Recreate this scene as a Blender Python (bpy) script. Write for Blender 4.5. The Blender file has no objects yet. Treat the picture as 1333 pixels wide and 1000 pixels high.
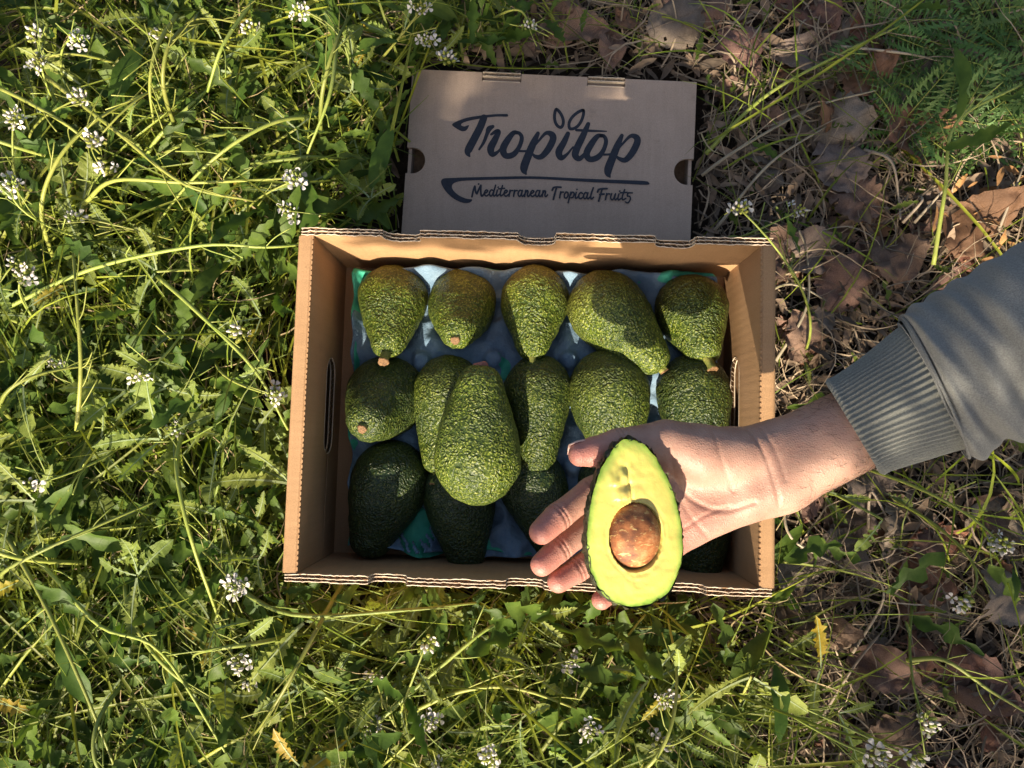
import bpy, math, random
import numpy as np
from mathutils import Vector, Matrix, Euler, Quaternion

random.seed(11)
rng = np.random.default_rng(11)
sc = bpy.context.scene
COL = sc.collection

# ------------------------------------------------------------------ camera, sky, sun, exposure
FPX = 1000.0
CAM_POS = Vector((-0.0036, -0.0258, 0.7274))
CAM_ROT = Euler((0.0736, 0.0182, 0.0284), 'XYZ')
cam_d = bpy.data.cameras.new('camera')
cam = bpy.data.objects.new('camera', cam_d)
COL.objects.link(cam)
cam.location = CAM_POS
cam.rotation_euler = CAM_ROT
cam_d.sensor_width = 36.0
cam_d.lens = 36.0 * FPX / 1333.0
cam_d.clip_start = 0.01
cam_d.clip_end = 200.0
sc.camera = cam

LDIR = Vector((0.17, 1.0, -0.63)).normalized()          # the way the sunlight travels
SUN_EL = math.asin(-LDIR.z)
SUN_AZ = math.atan2(-LDIR.x, -LDIR.y)
world = bpy.data.worlds.new('World')
sc.world = world
world.use_nodes = True
wn = world.node_tree.nodes
sky = wn.new('ShaderNodeTexSky')
sky.sky_type = 'NISHITA'
sky.sun_disc = False
sky.sun_elevation = SUN_EL
sky.sun_rotation = SUN_AZ
sky.dust_density = 5.0
sky.ozone_density = 0.6
bg = wn['Background']
bg.inputs['Strength'].default_value = 0.100
world.node_tree.links.new(sky.outputs['Color'], bg.inputs['Color'])

sun_d = bpy.data.lights.new('sun', 'SUN')
sun_d.energy = 5.0
sun_d.angle = math.radians(0.53)
sun_d.color = (1.0, 0.87, 0.68)
sun = bpy.data.objects.new('sun', sun_d)
COL.objects.link(sun)
sun.rotation_euler = LDIR.to_track_quat('-Z', 'Y').to_euler()
sun.location = (-0.5, -3, 3)

sc.view_settings.view_transform = 'Standard'
sc.view_settings.look = 'None'
sc.view_settings.gamma = 1.0
sc.view_settings.use_curve_mapping = False
sc.view_settings.exposure = 1.15
sc.cycles.max_bounces = 8
sc.cycles.transmission_bounces = 4
sc.cycles.transparent_max_bounces = 4

# ------------------------------------------------------------------ helpers
_M = CAM_ROT.to_matrix()


def P(px, py, z):
    """the place at height z that is seen at this point of the photograph"""
    d = _M @ Vector(((px - 666.5) / FPX, (500.0 - py) / FPX, -1.0))
    return CAM_POS + d * ((z - CAM_POS.z) / d.z)


def tag(o, label=None, cat=None, group=None, kind=None):
    if label: o['label'] = label
    if cat: o['category'] = cat
    if group: o['group'] = group
    if kind: o['kind'] = kind
    return o


def empty(name, loc, label=None, cat=None, group=None):
    o = bpy.data.objects.new(name, None)
    o.empty_display_size = 0.02
    COL.objects.link(o)
    o.location = loc
    return tag(o, label, cat, group)


def wloc(o):
    v = Vector((0, 0, 0))
    while o is not None:
        v += o.location
        o = o.parent
    return v


class MB:
    """collects vertices and faces of one mesh"""

    def __init__(s):
        s.v, s.f, s.m, s.t, s.n = [], [], [], [], 0

    def add(s, v, f, mi=0, tint=None):
        v = np.asarray(v, float).reshape(-1, 3)
        k = s.n
        s.v.append(v)
        s.f.extend([tuple(i + k for i in q) for q in f])
        s.m.extend([mi] * len(f))
        s.t.append(np.tile(np.array(tint if tint is not None else (1, 1, 1)), (len(v), 1)))
        s.n += len(v)

    def box(s, x0, x1, y0, y1, z0, z1, mi=0):
        v = [(x, y, z) for z in (z0, z1) for y in (y0, y1) for x in (x0, x1)]
        s.add(v, [(0, 2, 3, 1), (4, 5, 7, 6), (0, 1, 5, 4), (2, 6, 7, 3), (0, 4, 6, 2), (1, 3, 7, 5)], mi)

    def tube(s, pts, rad, n=5, mi=0, tint=None, cap=True):
        pts = np.asarray(pts, float)
        m = len(pts)
        rad = np.broadcast_to(np.asarray(rad, float), (m,))
        tg = np.gradient(pts, axis=0)
        tg /= np.linalg.norm(tg, axis=1)[:, None] + 1e-12
        ref = np.array([0.13, 0.31, 0.94])
        u = np.cross(tg, ref)
        u /= np.linalg.norm(u, axis=1)[:, None] + 1e-12
        w = np.cross(tg, u)
        a = np.arange(n) * 2 * math.pi / n
        ring = u[:, None, :] * np.cos(a)[None, :, None] + w[:, None, :] * np.sin(a)[None, :, None]
        v = (pts[:, None, :] + ring * rad[:, None, None]).reshape(-1, 3)
        f = [(i * n + j, i * n + (j + 1) % n, (i + 1) * n + (j + 1) % n, (i + 1) * n + j) for i in range(m - 1) for j in range(n)]
        if cap:
            f += [tuple(range(n - 1, -1, -1)), tuple((m - 1) * n + j for j in range(n))]
        s.add(v, f, mi, tint)

    def build(s, name, mats, parent=None, smooth=True, loc=None, uv=None):
        v = np.concatenate(s.v) if s.v else np.zeros((0, 3))
        off = np.array(loc if loc is not None else (0, 0, 0), float)
        base = np.array(wloc(parent)) + off if parent is not None else off
        me = bpy.data.meshes.new(name)
        me.from_pydata((v - base).tolist(), [], s.f)
        mats = mats if isinstance(mats, (list, tuple)) else [mats]
        for x in mats: me.materials.append(x)
        me.polygons.foreach_set('material_index', np.array(s.m, dtype=np.int32))
        if smooth: me.polygons.foreach_set('use_smooth', np.ones(len(s.f), dtype=bool))
        t = np.concatenate(s.t)
        if np.ptp(t) > 1e-6:
            ca = me.color_attributes.new('tint', 'FLOAT_COLOR', 'POINT')
            ca.data.foreach_set('color', np.concatenate([t, np.ones((len(t), 1))], 1).astype(np.float32).ravel())
        me.update()
        o = bpy.data.objects.new(name, me)
        COL.objects.link(o)
        if parent is not None: o.parent = parent
        o.location = off
        return o


def prism(mb, outline, origin, ex, ey, ez, t, mi=0):
    """a flat outline (may be concave) given thickness t along ez"""
    o, ex, ey, ez = (np.array(a, float) for a in (origin, ex, ey, ez))
    a = np.array([o + ex * p[0] + ey * p[1] for p in outline])
    b = a + ez * t
    n = len(a)
    from mathutils.geometry import tessellate_polygon
    tri = tessellate_polygon([[Vector((p[0], p[1], 0)) for p in outline]])
    f = [tuple(q) for q in tri] + [tuple(i + n for i in reversed(q)) for q in tri]
    f += [(i, (i + 1) % n, n + (i + 1) % n, n + i) for i in range(n)]
    mb.add(np.vstack([a, b]), f, mi)


def catmull(pts, per=8):
    pts = np.asarray(pts, float)
    if len(pts) < 3:
        t = np.linspace(0, 1, per)[:, None]
        return pts[0] * (1 - t) + pts[-1] * t
    p = np.vstack([2 * pts[0] - pts[1], pts, 2 * pts[-1] - pts[-2]])
    out = []
    for i in range(1, len(p) - 2):
        for k in range(per):
            t = k / per
            out.append(0.5 * ((2 * p[i]) + (-p[i - 1] + p[i + 1]) * t + (2 * p[i - 1] - 5 * p[i] + 4 * p[i + 1] - p[i + 2]) * t * t
                              + (-p[i - 1] + 3 * p[i] - 3 * p[i + 1] + p[i + 2]) * t ** 3))
    out.append(pts[-1])
    return np.array(out)


def copy_tree(o, parent=None):
    c = o.copy()
    COL.objects.link(c)
    c.parent = parent
    for ch in list(o.children): copy_tree(ch, c)
    return c


# smooth value noise on arrays
_perm = rng.random((64, 64, 64)).astype(np.float32)


def vnoise(p, s):
    p = np.asarray(p, float) * s + 1000.0
    i = np.floor(p).astype(int)
    f = p - i
    f = f * f * (3 - 2 * f)
    r = 0
    for dx in (0, 1):
        for dy in (0, 1):
            for dz in (0, 1):
                w = (f[..., 0] if dx else 1 - f[..., 0]) * (f[..., 1] if dy else 1 - f[..., 1]) * (f[..., 2] if dz else 1 - f[..., 2])
                r = r + w * _perm[(i[..., 0] + dx) & 63, (i[..., 1] + dy) & 63, (i[..., 2] + dz) & 63]
    return r * 2 - 1


# ------------------------------------------------------------------ materials
def new_mat(name):
    m = bpy.data.materials.new(name)
    m.use_nodes = True
    nt = m.node_tree
    return m, nt, nt.nodes['Principled BSDF']


def N(nt, t, **kw):
    n = nt.nodes.new(t)
    for k, v in kw.items():
        if hasattr(n, k): setattr(n, k, v)
        else: n.inputs[k].default_value = v
    return n


def ramp(nt, fac, stops):
    r = nt.nodes.new('ShaderNodeValToRGB')
    el = r.color_ramp.elements
    while len(el) < len(stops): el.new(0.5)
    for e, (p, c) in zip(el, stops):
        e.position = p
        e.color = (*c, 1) if len(c) == 3 else c
    nt.links.new(fac, r.inputs['Fac'])
    return r.outputs['Color']


def mixc(nt, fac, a, b, mode='MIX'):
    m = nt.nodes.new('ShaderNodeMix')
    m.data_type = 'RGBA'
    m.blend_type = mode
    for i, v in ((0, fac), (6, a), (7, b)):
        if hasattr(v, 'links'): nt.links.new(v, m.inputs[i])
        else: m.inputs[i].default_value = v if i == 0 else (*v, 1)
    return m.outputs[2]


def objco(nt, scale=(1, 1, 1)):
    t = nt.nodes.new('ShaderNodeTexCoord')
    mp = nt.nodes.new('ShaderNodeMapping')
    mp.inputs['Scale'].default_value = scale
    nt.links.new(t.outputs['Object'], mp.inputs['Vector'])
    return mp.outputs['Vector']


def noise(nt, co, scale, detail=4, rough=0.6):
    n = N(nt, 'ShaderNodeTexNoise')
    n.inputs['Scale'].default_value = scale
    n.inputs['Detail'].default_value = detail
    n.inputs['Roughness'].default_value = rough
    nt.links.new(co, n.inputs['Vector'])
    return n.outputs['Fac']


def bump(nt, bsdf, h, strength, dist):
    b = nt.nodes.new('ShaderNodeBump')
    b.inputs['Strength'].default_value = strength
    b.inputs['Distance'].default_value = dist
    nt.links.new(h, b.inputs['Height'])
    nt.links.new(b.outputs['Normal'], bsdf.inputs['Normal'])
    return b


def simple(name, c1, c2, scale=40, rough=0.7, b=None, spec=0.3, stretch=(1, 1, 1)):
    m, nt, bs = new_mat(name)
    co = objco(nt, stretch)
    f = noise(nt, co, scale)
    nt.links.new(ramp(nt, f, [(0.3, c1), (0.7, c2)]), bs.inputs['Base Color'])
    bs.inputs['Roughness'].default_value = rough
    bs.inputs['Specular IOR Level'].default_value = spec
    if b: bump(nt, bs, noise(nt, co, b[0]), b[1], b[2])
    return m


def leafy(name, c1, c2, trans=0.35, rough=0.5, scale=60, spec=0.35, vary=0.25, use_tint=False, bstr=0.25):
    """thin plant tissue: reflects and lets light through; each object a little different"""
    m, nt, bs = new_mat(name)
    co = objco(nt)
    f = noise(nt, co, scale)
    c = ramp(nt, f, [(0.3, c1), (0.72, c2)])
    if use_tint:
        at = N(nt, 'ShaderNodeAttribute', attribute_name='tint')
        c = mixc(nt, 1.0, c, at.outputs['Color'], 'MULTIPLY')
    oi = nt.nodes.new('ShaderNodeObjectInfo')
    hs = nt.nodes.new('ShaderNodeHueSaturation')
    mr = N(nt, 'ShaderNodeMapRange')
    nt.links.new(oi.outputs['Random'], mr.inputs[0])
    mr.inputs[3].default_value = 1 - vary
    mr.inputs[4].default_value = 1 + vary * 1.3
    nt.links.new(mr.outputs[0], hs.inputs['Value'])
    mr2 = N(nt, 'ShaderNodeMapRange')
    ml = N(nt, 'ShaderNodeMath', operation='FRACT')
    mm = N(nt, 'ShaderNodeMath', operation='MULTIPLY')
    mm.inputs[1].default_value = 17.3
    nt.links.new(oi.outputs['Random'], mm.inputs[0])
    nt.links.new(mm.outputs[0], ml.inputs[0])
    nt.links.new(ml.outputs[0], mr2.inputs[0])
    mr2.inputs[3].default_value = 0.485
    mr2.inputs[4].default_value = 0.515
    nt.links.new(mr2.outputs[0], hs.inputs['Hue'])
    nt.links.new(c, hs.inputs['Color'])
    c = hs.outputs['Color']
    nt.links.new(c, bs.inputs['Base Color'])
    bs.inputs['Roughness'].default_value = rough
    bs.inputs['Specular IOR Level'].default_value = spec
    bump(nt, bs, noise(nt, co, 260), bstr, 0.001)
    if trans > 0:
        tr = nt.nodes.new('ShaderNodeBsdfTranslucent')
        tc = mixc(nt, 1.0, c, (1.25, 1.3, 0.55), 'MULTIPLY')
        nt.links.new(tc, tr.inputs['Color'])
        mx = nt.nodes.new('ShaderNodeMixShader')
        mx.inputs[0].default_value = trans
        nt.links.new(bs.outputs[0], mx.inputs[1])
        nt.links.new(tr.outputs[0], mx.inputs[2])
        nt.links.new(mx.outputs[0], nt.nodes['Material Output'].inputs['Surface'])
    return m


def cardboard(name, c1, c2, stripe_axis=None, freq=900):
    m, nt, bs = new_mat(name)
    co = objco(nt)
    f1 = noise(nt, co, 26, 5)
    f2 = noise(nt, objco(nt, (1, 1, 1)), 900, 3)
    c = ramp(nt, f1, [(0.3, c1), (0.7, c2)])
    c = mixc(nt, 0.30, c, ramp(nt, f2, [(0.30, tuple(0.6 * x for x in c1)), (0.68, tuple(min(1, 1.25 * x) for x in c2))]))
    sp = noise(nt, co, 420, 2)
    c = mixc(nt, ramp(nt, sp, [(0.70, (0, 0, 0)), (0.78, (0.5, 0.5, 0.5))]), c, tuple(0.45 * x for x in c1))
    fib = noise(nt, objco(nt, (1, .05, .05) if stripe_axis != 'Y' else (.05, 1, .05)), 260, 4)
    c = mixc(nt, 0.10, c, ramp(nt, fib, [(0.3, tuple(.55 * x for x in c1)), (0.7, tuple(1.2 * x for x in c2))]))
    scu = noise(nt, co, 34, 7, .75)
    c = mixc(nt, ramp(nt, scu, [(0.60, (0, 0, 0)), (0.72, (.38, .38, .38))]), c, tuple(.5 * x for x in c1))
    nt.links.new(c, bs.inputs['Base Color'])
    bs.inputs['Roughness'].default_value = 0.72
    bs.inputs['Specular IOR Level'].default_value = 0.25
    h = f2
    if stripe_axis is not None:
        w = N(nt, 'ShaderNodeTexWave', wave_type='BANDS', bands_direction=stripe_axis)
        w.inputs['Scale'].default_value = freq / 20.0
        w.inputs['Distortion'].default_value = 0.6
        w.inputs['Detail'].default_value = 1
        nt.links.new(co, w.inputs['Vector'])
        ad = N(nt, 'ShaderNodeMath', operation='ADD')
        ml = N(nt, 'ShaderNodeMath', operation='MULTIPLY')
        ml.inputs[1].default_value = 0.22
        nt.links.new(w.outputs['Fac'], ml.inputs[0])
        nt.links.new(ml.outputs[0], ad.inputs[0])
        nt.links.new(f2, ad.inputs[1])
        h = ad.outputs[0]
    bump(nt, bs, h, 0.35, 0.0005)
    return m


K1, K2 = (0.33, 0.190, 0.090), (0.41, 0.245, 0.125)
M_card_x = cardboard('cardboard_liner', K1, K2, 'X', 900)
M_card_y = cardboard('cardboard_liner_end', K1, K2, 'Y', 900)
M_lid = cardboard('cardboard_carton', (0.335, 0.250, 0.188), (0.405, 0.305, 0.235), 'X', 700)
M_edge = simple('cardboard_cut_edge', (0.50, 0.40, 0.29), (0.66, 0.55, 0.42), 500, 0.85)
M_core = simple('cardboard_core', (0.12, 0.075, 0.045), (0.20, 0.13, 0.08), 300, 0.9)
M_ink = simple('navy_ink', (0.015, 0.018, 0.026), (0.024, 0.028, 0.040), 300, 0.6)
M_soil = simple('soil', (0.014, 0.010, 0.007), (0.050, 0.034, 0.023), 45, 0.95, (180, 0.8, 0.01))
M_blue = simple('blue_tray', (0.115, 0.190, 0.275), (0.190, 0.270, 0.345), 60, 1.0, (300, 0.6, 0.002), 0.04)
M_green = simple('green_tray', (0.03, 0.30, 0.19), (0.07, 0.40, 0.27), 60, 0.65, (240, 0.3, 0.002))

M_leaf = leafy('rocket_leaf', (0.145, 0.195, 0.032), (0.250, 0.295, 0.070), 0.36, 0.48, 60, 0.22)
M_rib = leafy('rocket_midrib', (0.20, 0.26, 0.12), (0.28, 0.34, 0.17), 0.2)
M_stem = leafy('green_stem', (0.190, 0.235, 0.038), (0.310, 0.330, 0.080), 0.12, 0.45)
M_yleaf = leafy('yellowing_leaf', (0.22, 0.20, 0.02), (0.32, 0.22, 0.02), 0.35)
M_petal = leafy('white_petal', (0.52, 0.48, 0.47), (0.68, 0.65, 0.61), 0.2, 0.7, 200, 0.1, 0.12)
M_sepal = leafy('bud_and_sepal', (0.22, 0.27, 0.05), (0.34, 0.36, 0.08), 0.3)
M_grass = leafy('grass_blade', (0.125, 0.172, 0.020), (0.220, 0.262, 0.040), 0.38, 0.48, use_tint=True, vary=0.05)
M_cover = leafy('ground_cover_leaf', (0.046, 0.078, 0.014), (0.112, 0.155, 0.032), 0.34, 0.5, 60, 0.2, use_tint=True, vary=0.02)  # low leaves coloured darker to paint deeper shade into the gaps
M_fern = leafy('feathery_leaf', (0.080, 0.160, 0.045), (0.140, 0.240, 0.06), 0.3)
M_stalk = leafy('dry_stalk', (0.24, 0.19, 0.13), (0.42, 0.35, 0.25), 0.1, 0.65)
M_straw = leafy('dry_straw', (0.25, 0.205, 0.14), (0.44, 0.365, 0.265), 0.12, 0.65, use_tint=True, vary=0.2)
M_dry = leafy('dry_leaf_brown', (0.105, 0.062, 0.045), (0.24, 0.150, 0.108), 0.10, 0.6, 70, 0.3, 0.3, bstr=0.6)
M_dry2 = leafy('dry_leaf_grey', (0.120, 0.090, 0.072), (0.23, 0.18, 0.143), 0.08, 0.65, 70, 0.3, 0.25, bstr=0.6)
M_dry3 = leafy('dry_leaf_rust', (0.13, 0.055, 0.030), (0.21, 0.10, 0.06), 0.12, 0.5, 70, 0.4, 0.2, bstr=0.6)
M_litter = leafy('litter_crumb', (0.085, 0.058, 0.043), (0.23, 0.165, 0.12), 0.05, 0.8, use_tint=True, vary=0.0)
M_mulch = leafy('mulch_crumb', (0.19, 0.095, 0.038), (0.40, 0.215, 0.095), 0.05, 0.8, use_tint=True, vary=0.0)
M_bark = simple('bark', (0.10, 0.08, 0.06), (0.18, 0.15, 0.12), 30, 0.9, (80, 0.6, 0.01))
M_crown = leafy('tree_leaf', (0.04, 0.08, 0.02), (0.07, 0.12, 0.03), 0.05)


def avocado_mat():
    m, nt, bs = new_mat('avocado_skin')
    co = objco(nt)
    vo = N(nt, 'ShaderNodeTexVoronoi', feature='SMOOTH_F1')
    vo.inputs['Scale'].default_value = 540
    vo.inputs['Smoothness'].default_value = 0.5
    wa = nt.nodes.new('ShaderNodeVectorMath')
    wa.operation = 'ADD'
    nz = N(nt, 'ShaderNodeTexNoise')
    nz.inputs['Scale'].default_value = 160
    nt.links.new(co, nz.inputs['Vector'])
    sc_ = N(nt, 'ShaderNodeVectorMath', operation='SCALE')
    sc_.inputs['Scale'].default_value = 0.006
    nt.links.new(nz.outputs['Color'], sc_.inputs[0])
    nt.links.new(co, wa.inputs[0])
    nt.links.new(sc_.outputs[0], wa.inputs[1])
    nt.links.new(wa.outputs[0], vo.inputs['Vector'])
    d = vo.outputs['Distance']
    base = ramp(nt, d, [(0.08, (0.255, 0.285, 0.034)), (0.30, (0.110, 0.148, 0.014)), (0.62, (0.034, 0.056, 0.005))])
    v2 = N(nt, 'ShaderNodeTexVoronoi', feature='F1')
    v2.inputs['Scale'].default_value = 330
    nt.links.new(wa.outputs[0], v2.inputs['Vector'])
    base = mixc(nt, ramp(nt, v2.outputs['Distance'], [(0.14, (.8, .8, .8)), (0.30, (0, 0, 0))]), base, (0.36, 0.38, 0.085))  # pale lenticel specks that also paint sun glints on the pebbles
    big = noise(nt, co, 38, 4)
    base = mixc(nt, ramp(nt, big, [(0.42, (0, 0, 0)), (0.68, (0.60, 0.60, 0.60))]), base, (0.024, 0.044, 0.012))
    scf = noise(nt, co, 95, 5, .7)
    base = mixc(nt, ramp(nt, scf, [(0.66, (0, 0, 0)), (0.72, (.7, .7, .7))]), base, (0.060, 0.042, 0.018))
    at = N(nt, 'ShaderNodeAttribute', attribute_name='tint')           # ripening brown towards the round end
    sx = N(nt, 'ShaderNodeSeparateColor')
    nt.links.new(at.outputs['Color'], sx.inputs[0])
    oi = nt.nodes.new('ShaderNodeObjectInfo')
    so = N(nt, 'ShaderNodeSeparateColor')
    nt.links.new(oi.outputs['Color'], so.inputs[0])
    ml = N(nt, 'ShaderNodeMath', operation='MULTIPLY')
    nt.links.new(sx.outputs[0], ml.inputs[0])
    nt.links.new(so.outputs[0], ml.inputs[1])
    base = mixc(nt, ml.outputs[0], base, (0.125, 0.088, 0.018))
    # darker, bluer skin by the object colour's green; paints the near row's shade
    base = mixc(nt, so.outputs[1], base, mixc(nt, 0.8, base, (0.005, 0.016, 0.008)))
    nt.links.new(base, bs.inputs['Base Color'])
    bs.inputs['Roughness'].default_value = 0.36
    bs.inputs['Specular IOR Level'].default_value = 0.38
    inv = N(nt, 'ShaderNodeMath', operation='SUBTRACT')
    inv.inputs[0].default_value = 1.6
    av = N(nt, 'ShaderNodeMath', operation='ADD')
    nt.links.new(d, av.inputs[0])
    nt.links.new(v2.outputs['Distance'], av.inputs[1])
    nt.links.new(av.outputs[0], inv.inputs[1])
    hm = N(nt, 'ShaderNodeMath', operation='MULTIPLY')
    nt.links.new(inv.outputs[0], hm.inputs[0])
    nt.links.new(ramp(nt, noise(nt, co, 55, 3), [(0.30, (.25, .25, .25)), (0.62, (1, 1, 1))]), hm.inputs[1])
    bump(nt, bs, hm.outputs[0], 0.85, 0.0020)
    rr = N(nt, 'ShaderNodeMapRange')
    nt.links.new(noise(nt, co, 70, 3), rr.inputs[0])
    rr.inputs[3].default_value, rr.inputs[4].default_value = .30, .62
    nt.links.new(rr.outputs[0], bs.inputs['Roughness'])
    return m


M_avo = avocado_mat()
M_avostem = simple('avocado_stem_green', (0.13, 0.16, 0.03), (0.24, 0.22, 0.05), 200, 0.6, (500, 0.4, 0.001))
M_avocut = simple('avocado_stem_scar', (0.07, 0.035, 0.015), (0.24, 0.135, 0.06), 600, 0.7, (700, 0.5, 0.001))
M_avored = simple('avocado_stem_red', (0.20, 0.07, 0.05), (0.34, 0.15, 0.11), 350, 0.7)


# ------------------------------------------------------------------ the ground
mb = MB()
g = np.linspace(-0.95, 0.95, 150)
gx, gy = np.meshgrid(g, g)
q = np.stack([gx, gy, gx * 0], -1).reshape(-1, 3)
edge = np.clip((0.95 - np.maximum(abs(q[:, 0]), abs(q[:, 1]))) / 0.1, 0, 1)
inbox = np.clip((np.maximum(abs(q[:, 0]) - 0.20, abs(q[:, 1]) - 0.15)) / 0.05, 0, 1)
q[:, 2] = (-0.006 + 0.011 * vnoise(q, 9) + 0.006 * vnoise(q, 31)) * edge * inbox - 0.004
n = 150
mb.add(q, [(j * n + i, j * n + i + 1, (j + 1) * n + i + 1, (j + 1) * n + i) for j in range(n - 1) for i in range(n - 1)])
B = 40.0
ring = [(-.95, -.95), (.95, -.95), (.95, .95), (-.95, .95)]
for a in range(4):
    p, r = ring[a], ring[(a + 1) % 4]
    P1, P2 = (p[0] / .95 * B, p[1] / .95 * B), (r[0] / .95 * B, r[1] / .95 * B)
    mb.add([(*p, -.004), (*r, -.004), (*P2, -.004), (*P1, -.004)], [(0, 3, 2, 1)])
tag(mb.build('ground', M_soil), kind='structure', label='dark soil ground under weeds, straw and leaf litter')

# ------------------------------------------------------------------ the open box
W, L, H, T = 0.385, 0.282, 0.12, 0.0062
bx = empty('cardboard_box', (0, 0, 0), 'open tan corrugated cardboard box full of green avocados', 'box')
mb = MB(); mb.box(-W / 2 + .004, W / 2 - .004, -L / 2 + T, L / 2 - T, 0.0005, 0.0045)
mb.build('bottom_panel', M_card_x, bx, smooth=False)


def top_profile(x0, x1, z1, notches, depth):
    """edge line along the top of a wall with scooped notches, left to right"""
    pts = [(x0, z1)]
    for c, w in notches:
        a, b = c - w / 2, c + w / 2
        pts.append((a - .001, z1))
        for k in range(7):
            t = k / 6
            pts.append((a + .009 * (1 - math.cos(t * math.pi / 2)), z1 - depth * math.sin(t * math.pi / 2)))
        for k in range(5):
            t = k / 4
            pts.append((b - .004 + .004 * math.sin(t * math.pi / 2), z1 - depth + (depth * 0.45) * (1 - math.cos(t * math.pi / 2))))
        pts.append((b + .0005, z1))
    pts.append((x1, z1))
    return pts


def fluting(mb, path, nrm, amp, wl, up, drop, mi=0):
    """wavy paper between two liners, seen at a cut edge; path is the edge line, nrm the sheet normal, up the way out of the edge"""
    path = np.asarray(path, float)
    seg = np.r_[0, np.cumsum(np.linalg.norm(np.diff(path, axis=0), axis=1))]
    m = max(8, int(seg[-1] / wl * 8))
    s = np.linspace(0, seg[-1], m)
    c = np.stack([np.interp(s, seg, path[:, k]) for k in range(3)], 1)
    off = np.sin(2 * math.pi * s / wl)[:, None] * np.asarray(nrm, float) * amp
    top = c + off
    bot = top - np.asarray(up, float) * drop
    f = [(i, i + 1, m + i + 1, m + i) for i in range(m - 1)]
    mb.add(np.vstack([top, bot]), f, mi)


def long_wall(sign, notches, flip=False):
    x0, x1 = -W / 2 + .003, W / 2 - .003
    prof = top_profile(x0, x1, H, notches, .014)
    if flip: prof = [(-x, z) for x, z in reversed(prof)]
    out = [(x0, 0.0)] + prof + [(x1, 0.0)]
    low = [(x0, 0.0)] + [(x, z - .0016) for x, z in prof] + [(x1, 0.0)]
    y_in = sign * (L / 2 - T)
    m = MB()
    for k, (o, th) in enumerate(((0, .0007), (.0027, .0007), (.0055, .0007))):
        prism(m, out, (0, y_in + sign * o, 0), (1, 0, 0), (0, 0, 1), (0, sign, 0), th)
    w = m.build('side_panel', M_card_x, bx, smooth=False)
    m = MB()
    for o in (.0007, .0034):
        prism(m, low, (0, y_in + sign * (o + .0001), 0), (1, 0, 0), (0, 0, 1), (0, sign, 0), .0018)
    m.build('inner_core', M_core, w, smooth=False)
    m = MB()
    pp = np.array([(x, 0, z + .0002) for x, z in prof])
    for o in (.00165, .00435):
        fluting(m, pp + np.array([0, y_in + sign * o, 0]), (0, 1, 0), .0009, .0052, (0, 0, 1), .0022)
    for o in (0, .0027, .0055):                                   # pale cut rims of the liners
        xs_ = np.arange(x0, x1, .0022)
        seg = np.r_[0, np.cumsum(np.hypot(np.diff(pp[:, 0]), np.diff(pp[:, 2])))]
        tt_ = np.linspace(0, seg[-1], int(seg[-1] / .0024))
        b = np.stack([np.interp(tt_, seg, pp[:, k_]) for k_ in range(3)], 1) + np.array([0, y_in + sign * (o + .00035), 0.0002])
        b[:, 1] += rng.normal(0, .00022, len(b)) + .0005 * vnoise(b + o * 90, 60)
        b[:, 2] += rng.normal(0, .00022, len(b)) + .0006 * vnoise(b + o * 70, 110)
        m.tube(b, np.clip(.00040 + .00022 * vnoise(b + o * 50, 300), .00012, 1), 4)
    m.build('corrugated_edge', M_edge, w, smooth=False)
    return w


def nx(px, py, y): # x on the wall at height of the rim for a photo column
    return P(px, py, H).x


long_wall(+1, [(nx(522, 300, 0), .030), (nx(699, 303, 0), .030), (nx(879, 308, 0), .032)])
long_wall(-1, [(-nx(893, 768, 0), .032), (-nx(684, 764, 0), .030), (-nx(505, 757, 0), .030)], True)


def stadium(yc, zc, hl, r, n=10):
    p = [(yc + hl - r + r * math.sin(a), zc - r * math.cos(a)) for a in np.linspace(0, math.pi, n)]
    p += [(yc - hl + r - r * math.sin(a), zc + r * math.cos(a)) for a in np.linspace(0, math.pi, n)]
    return p


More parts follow.
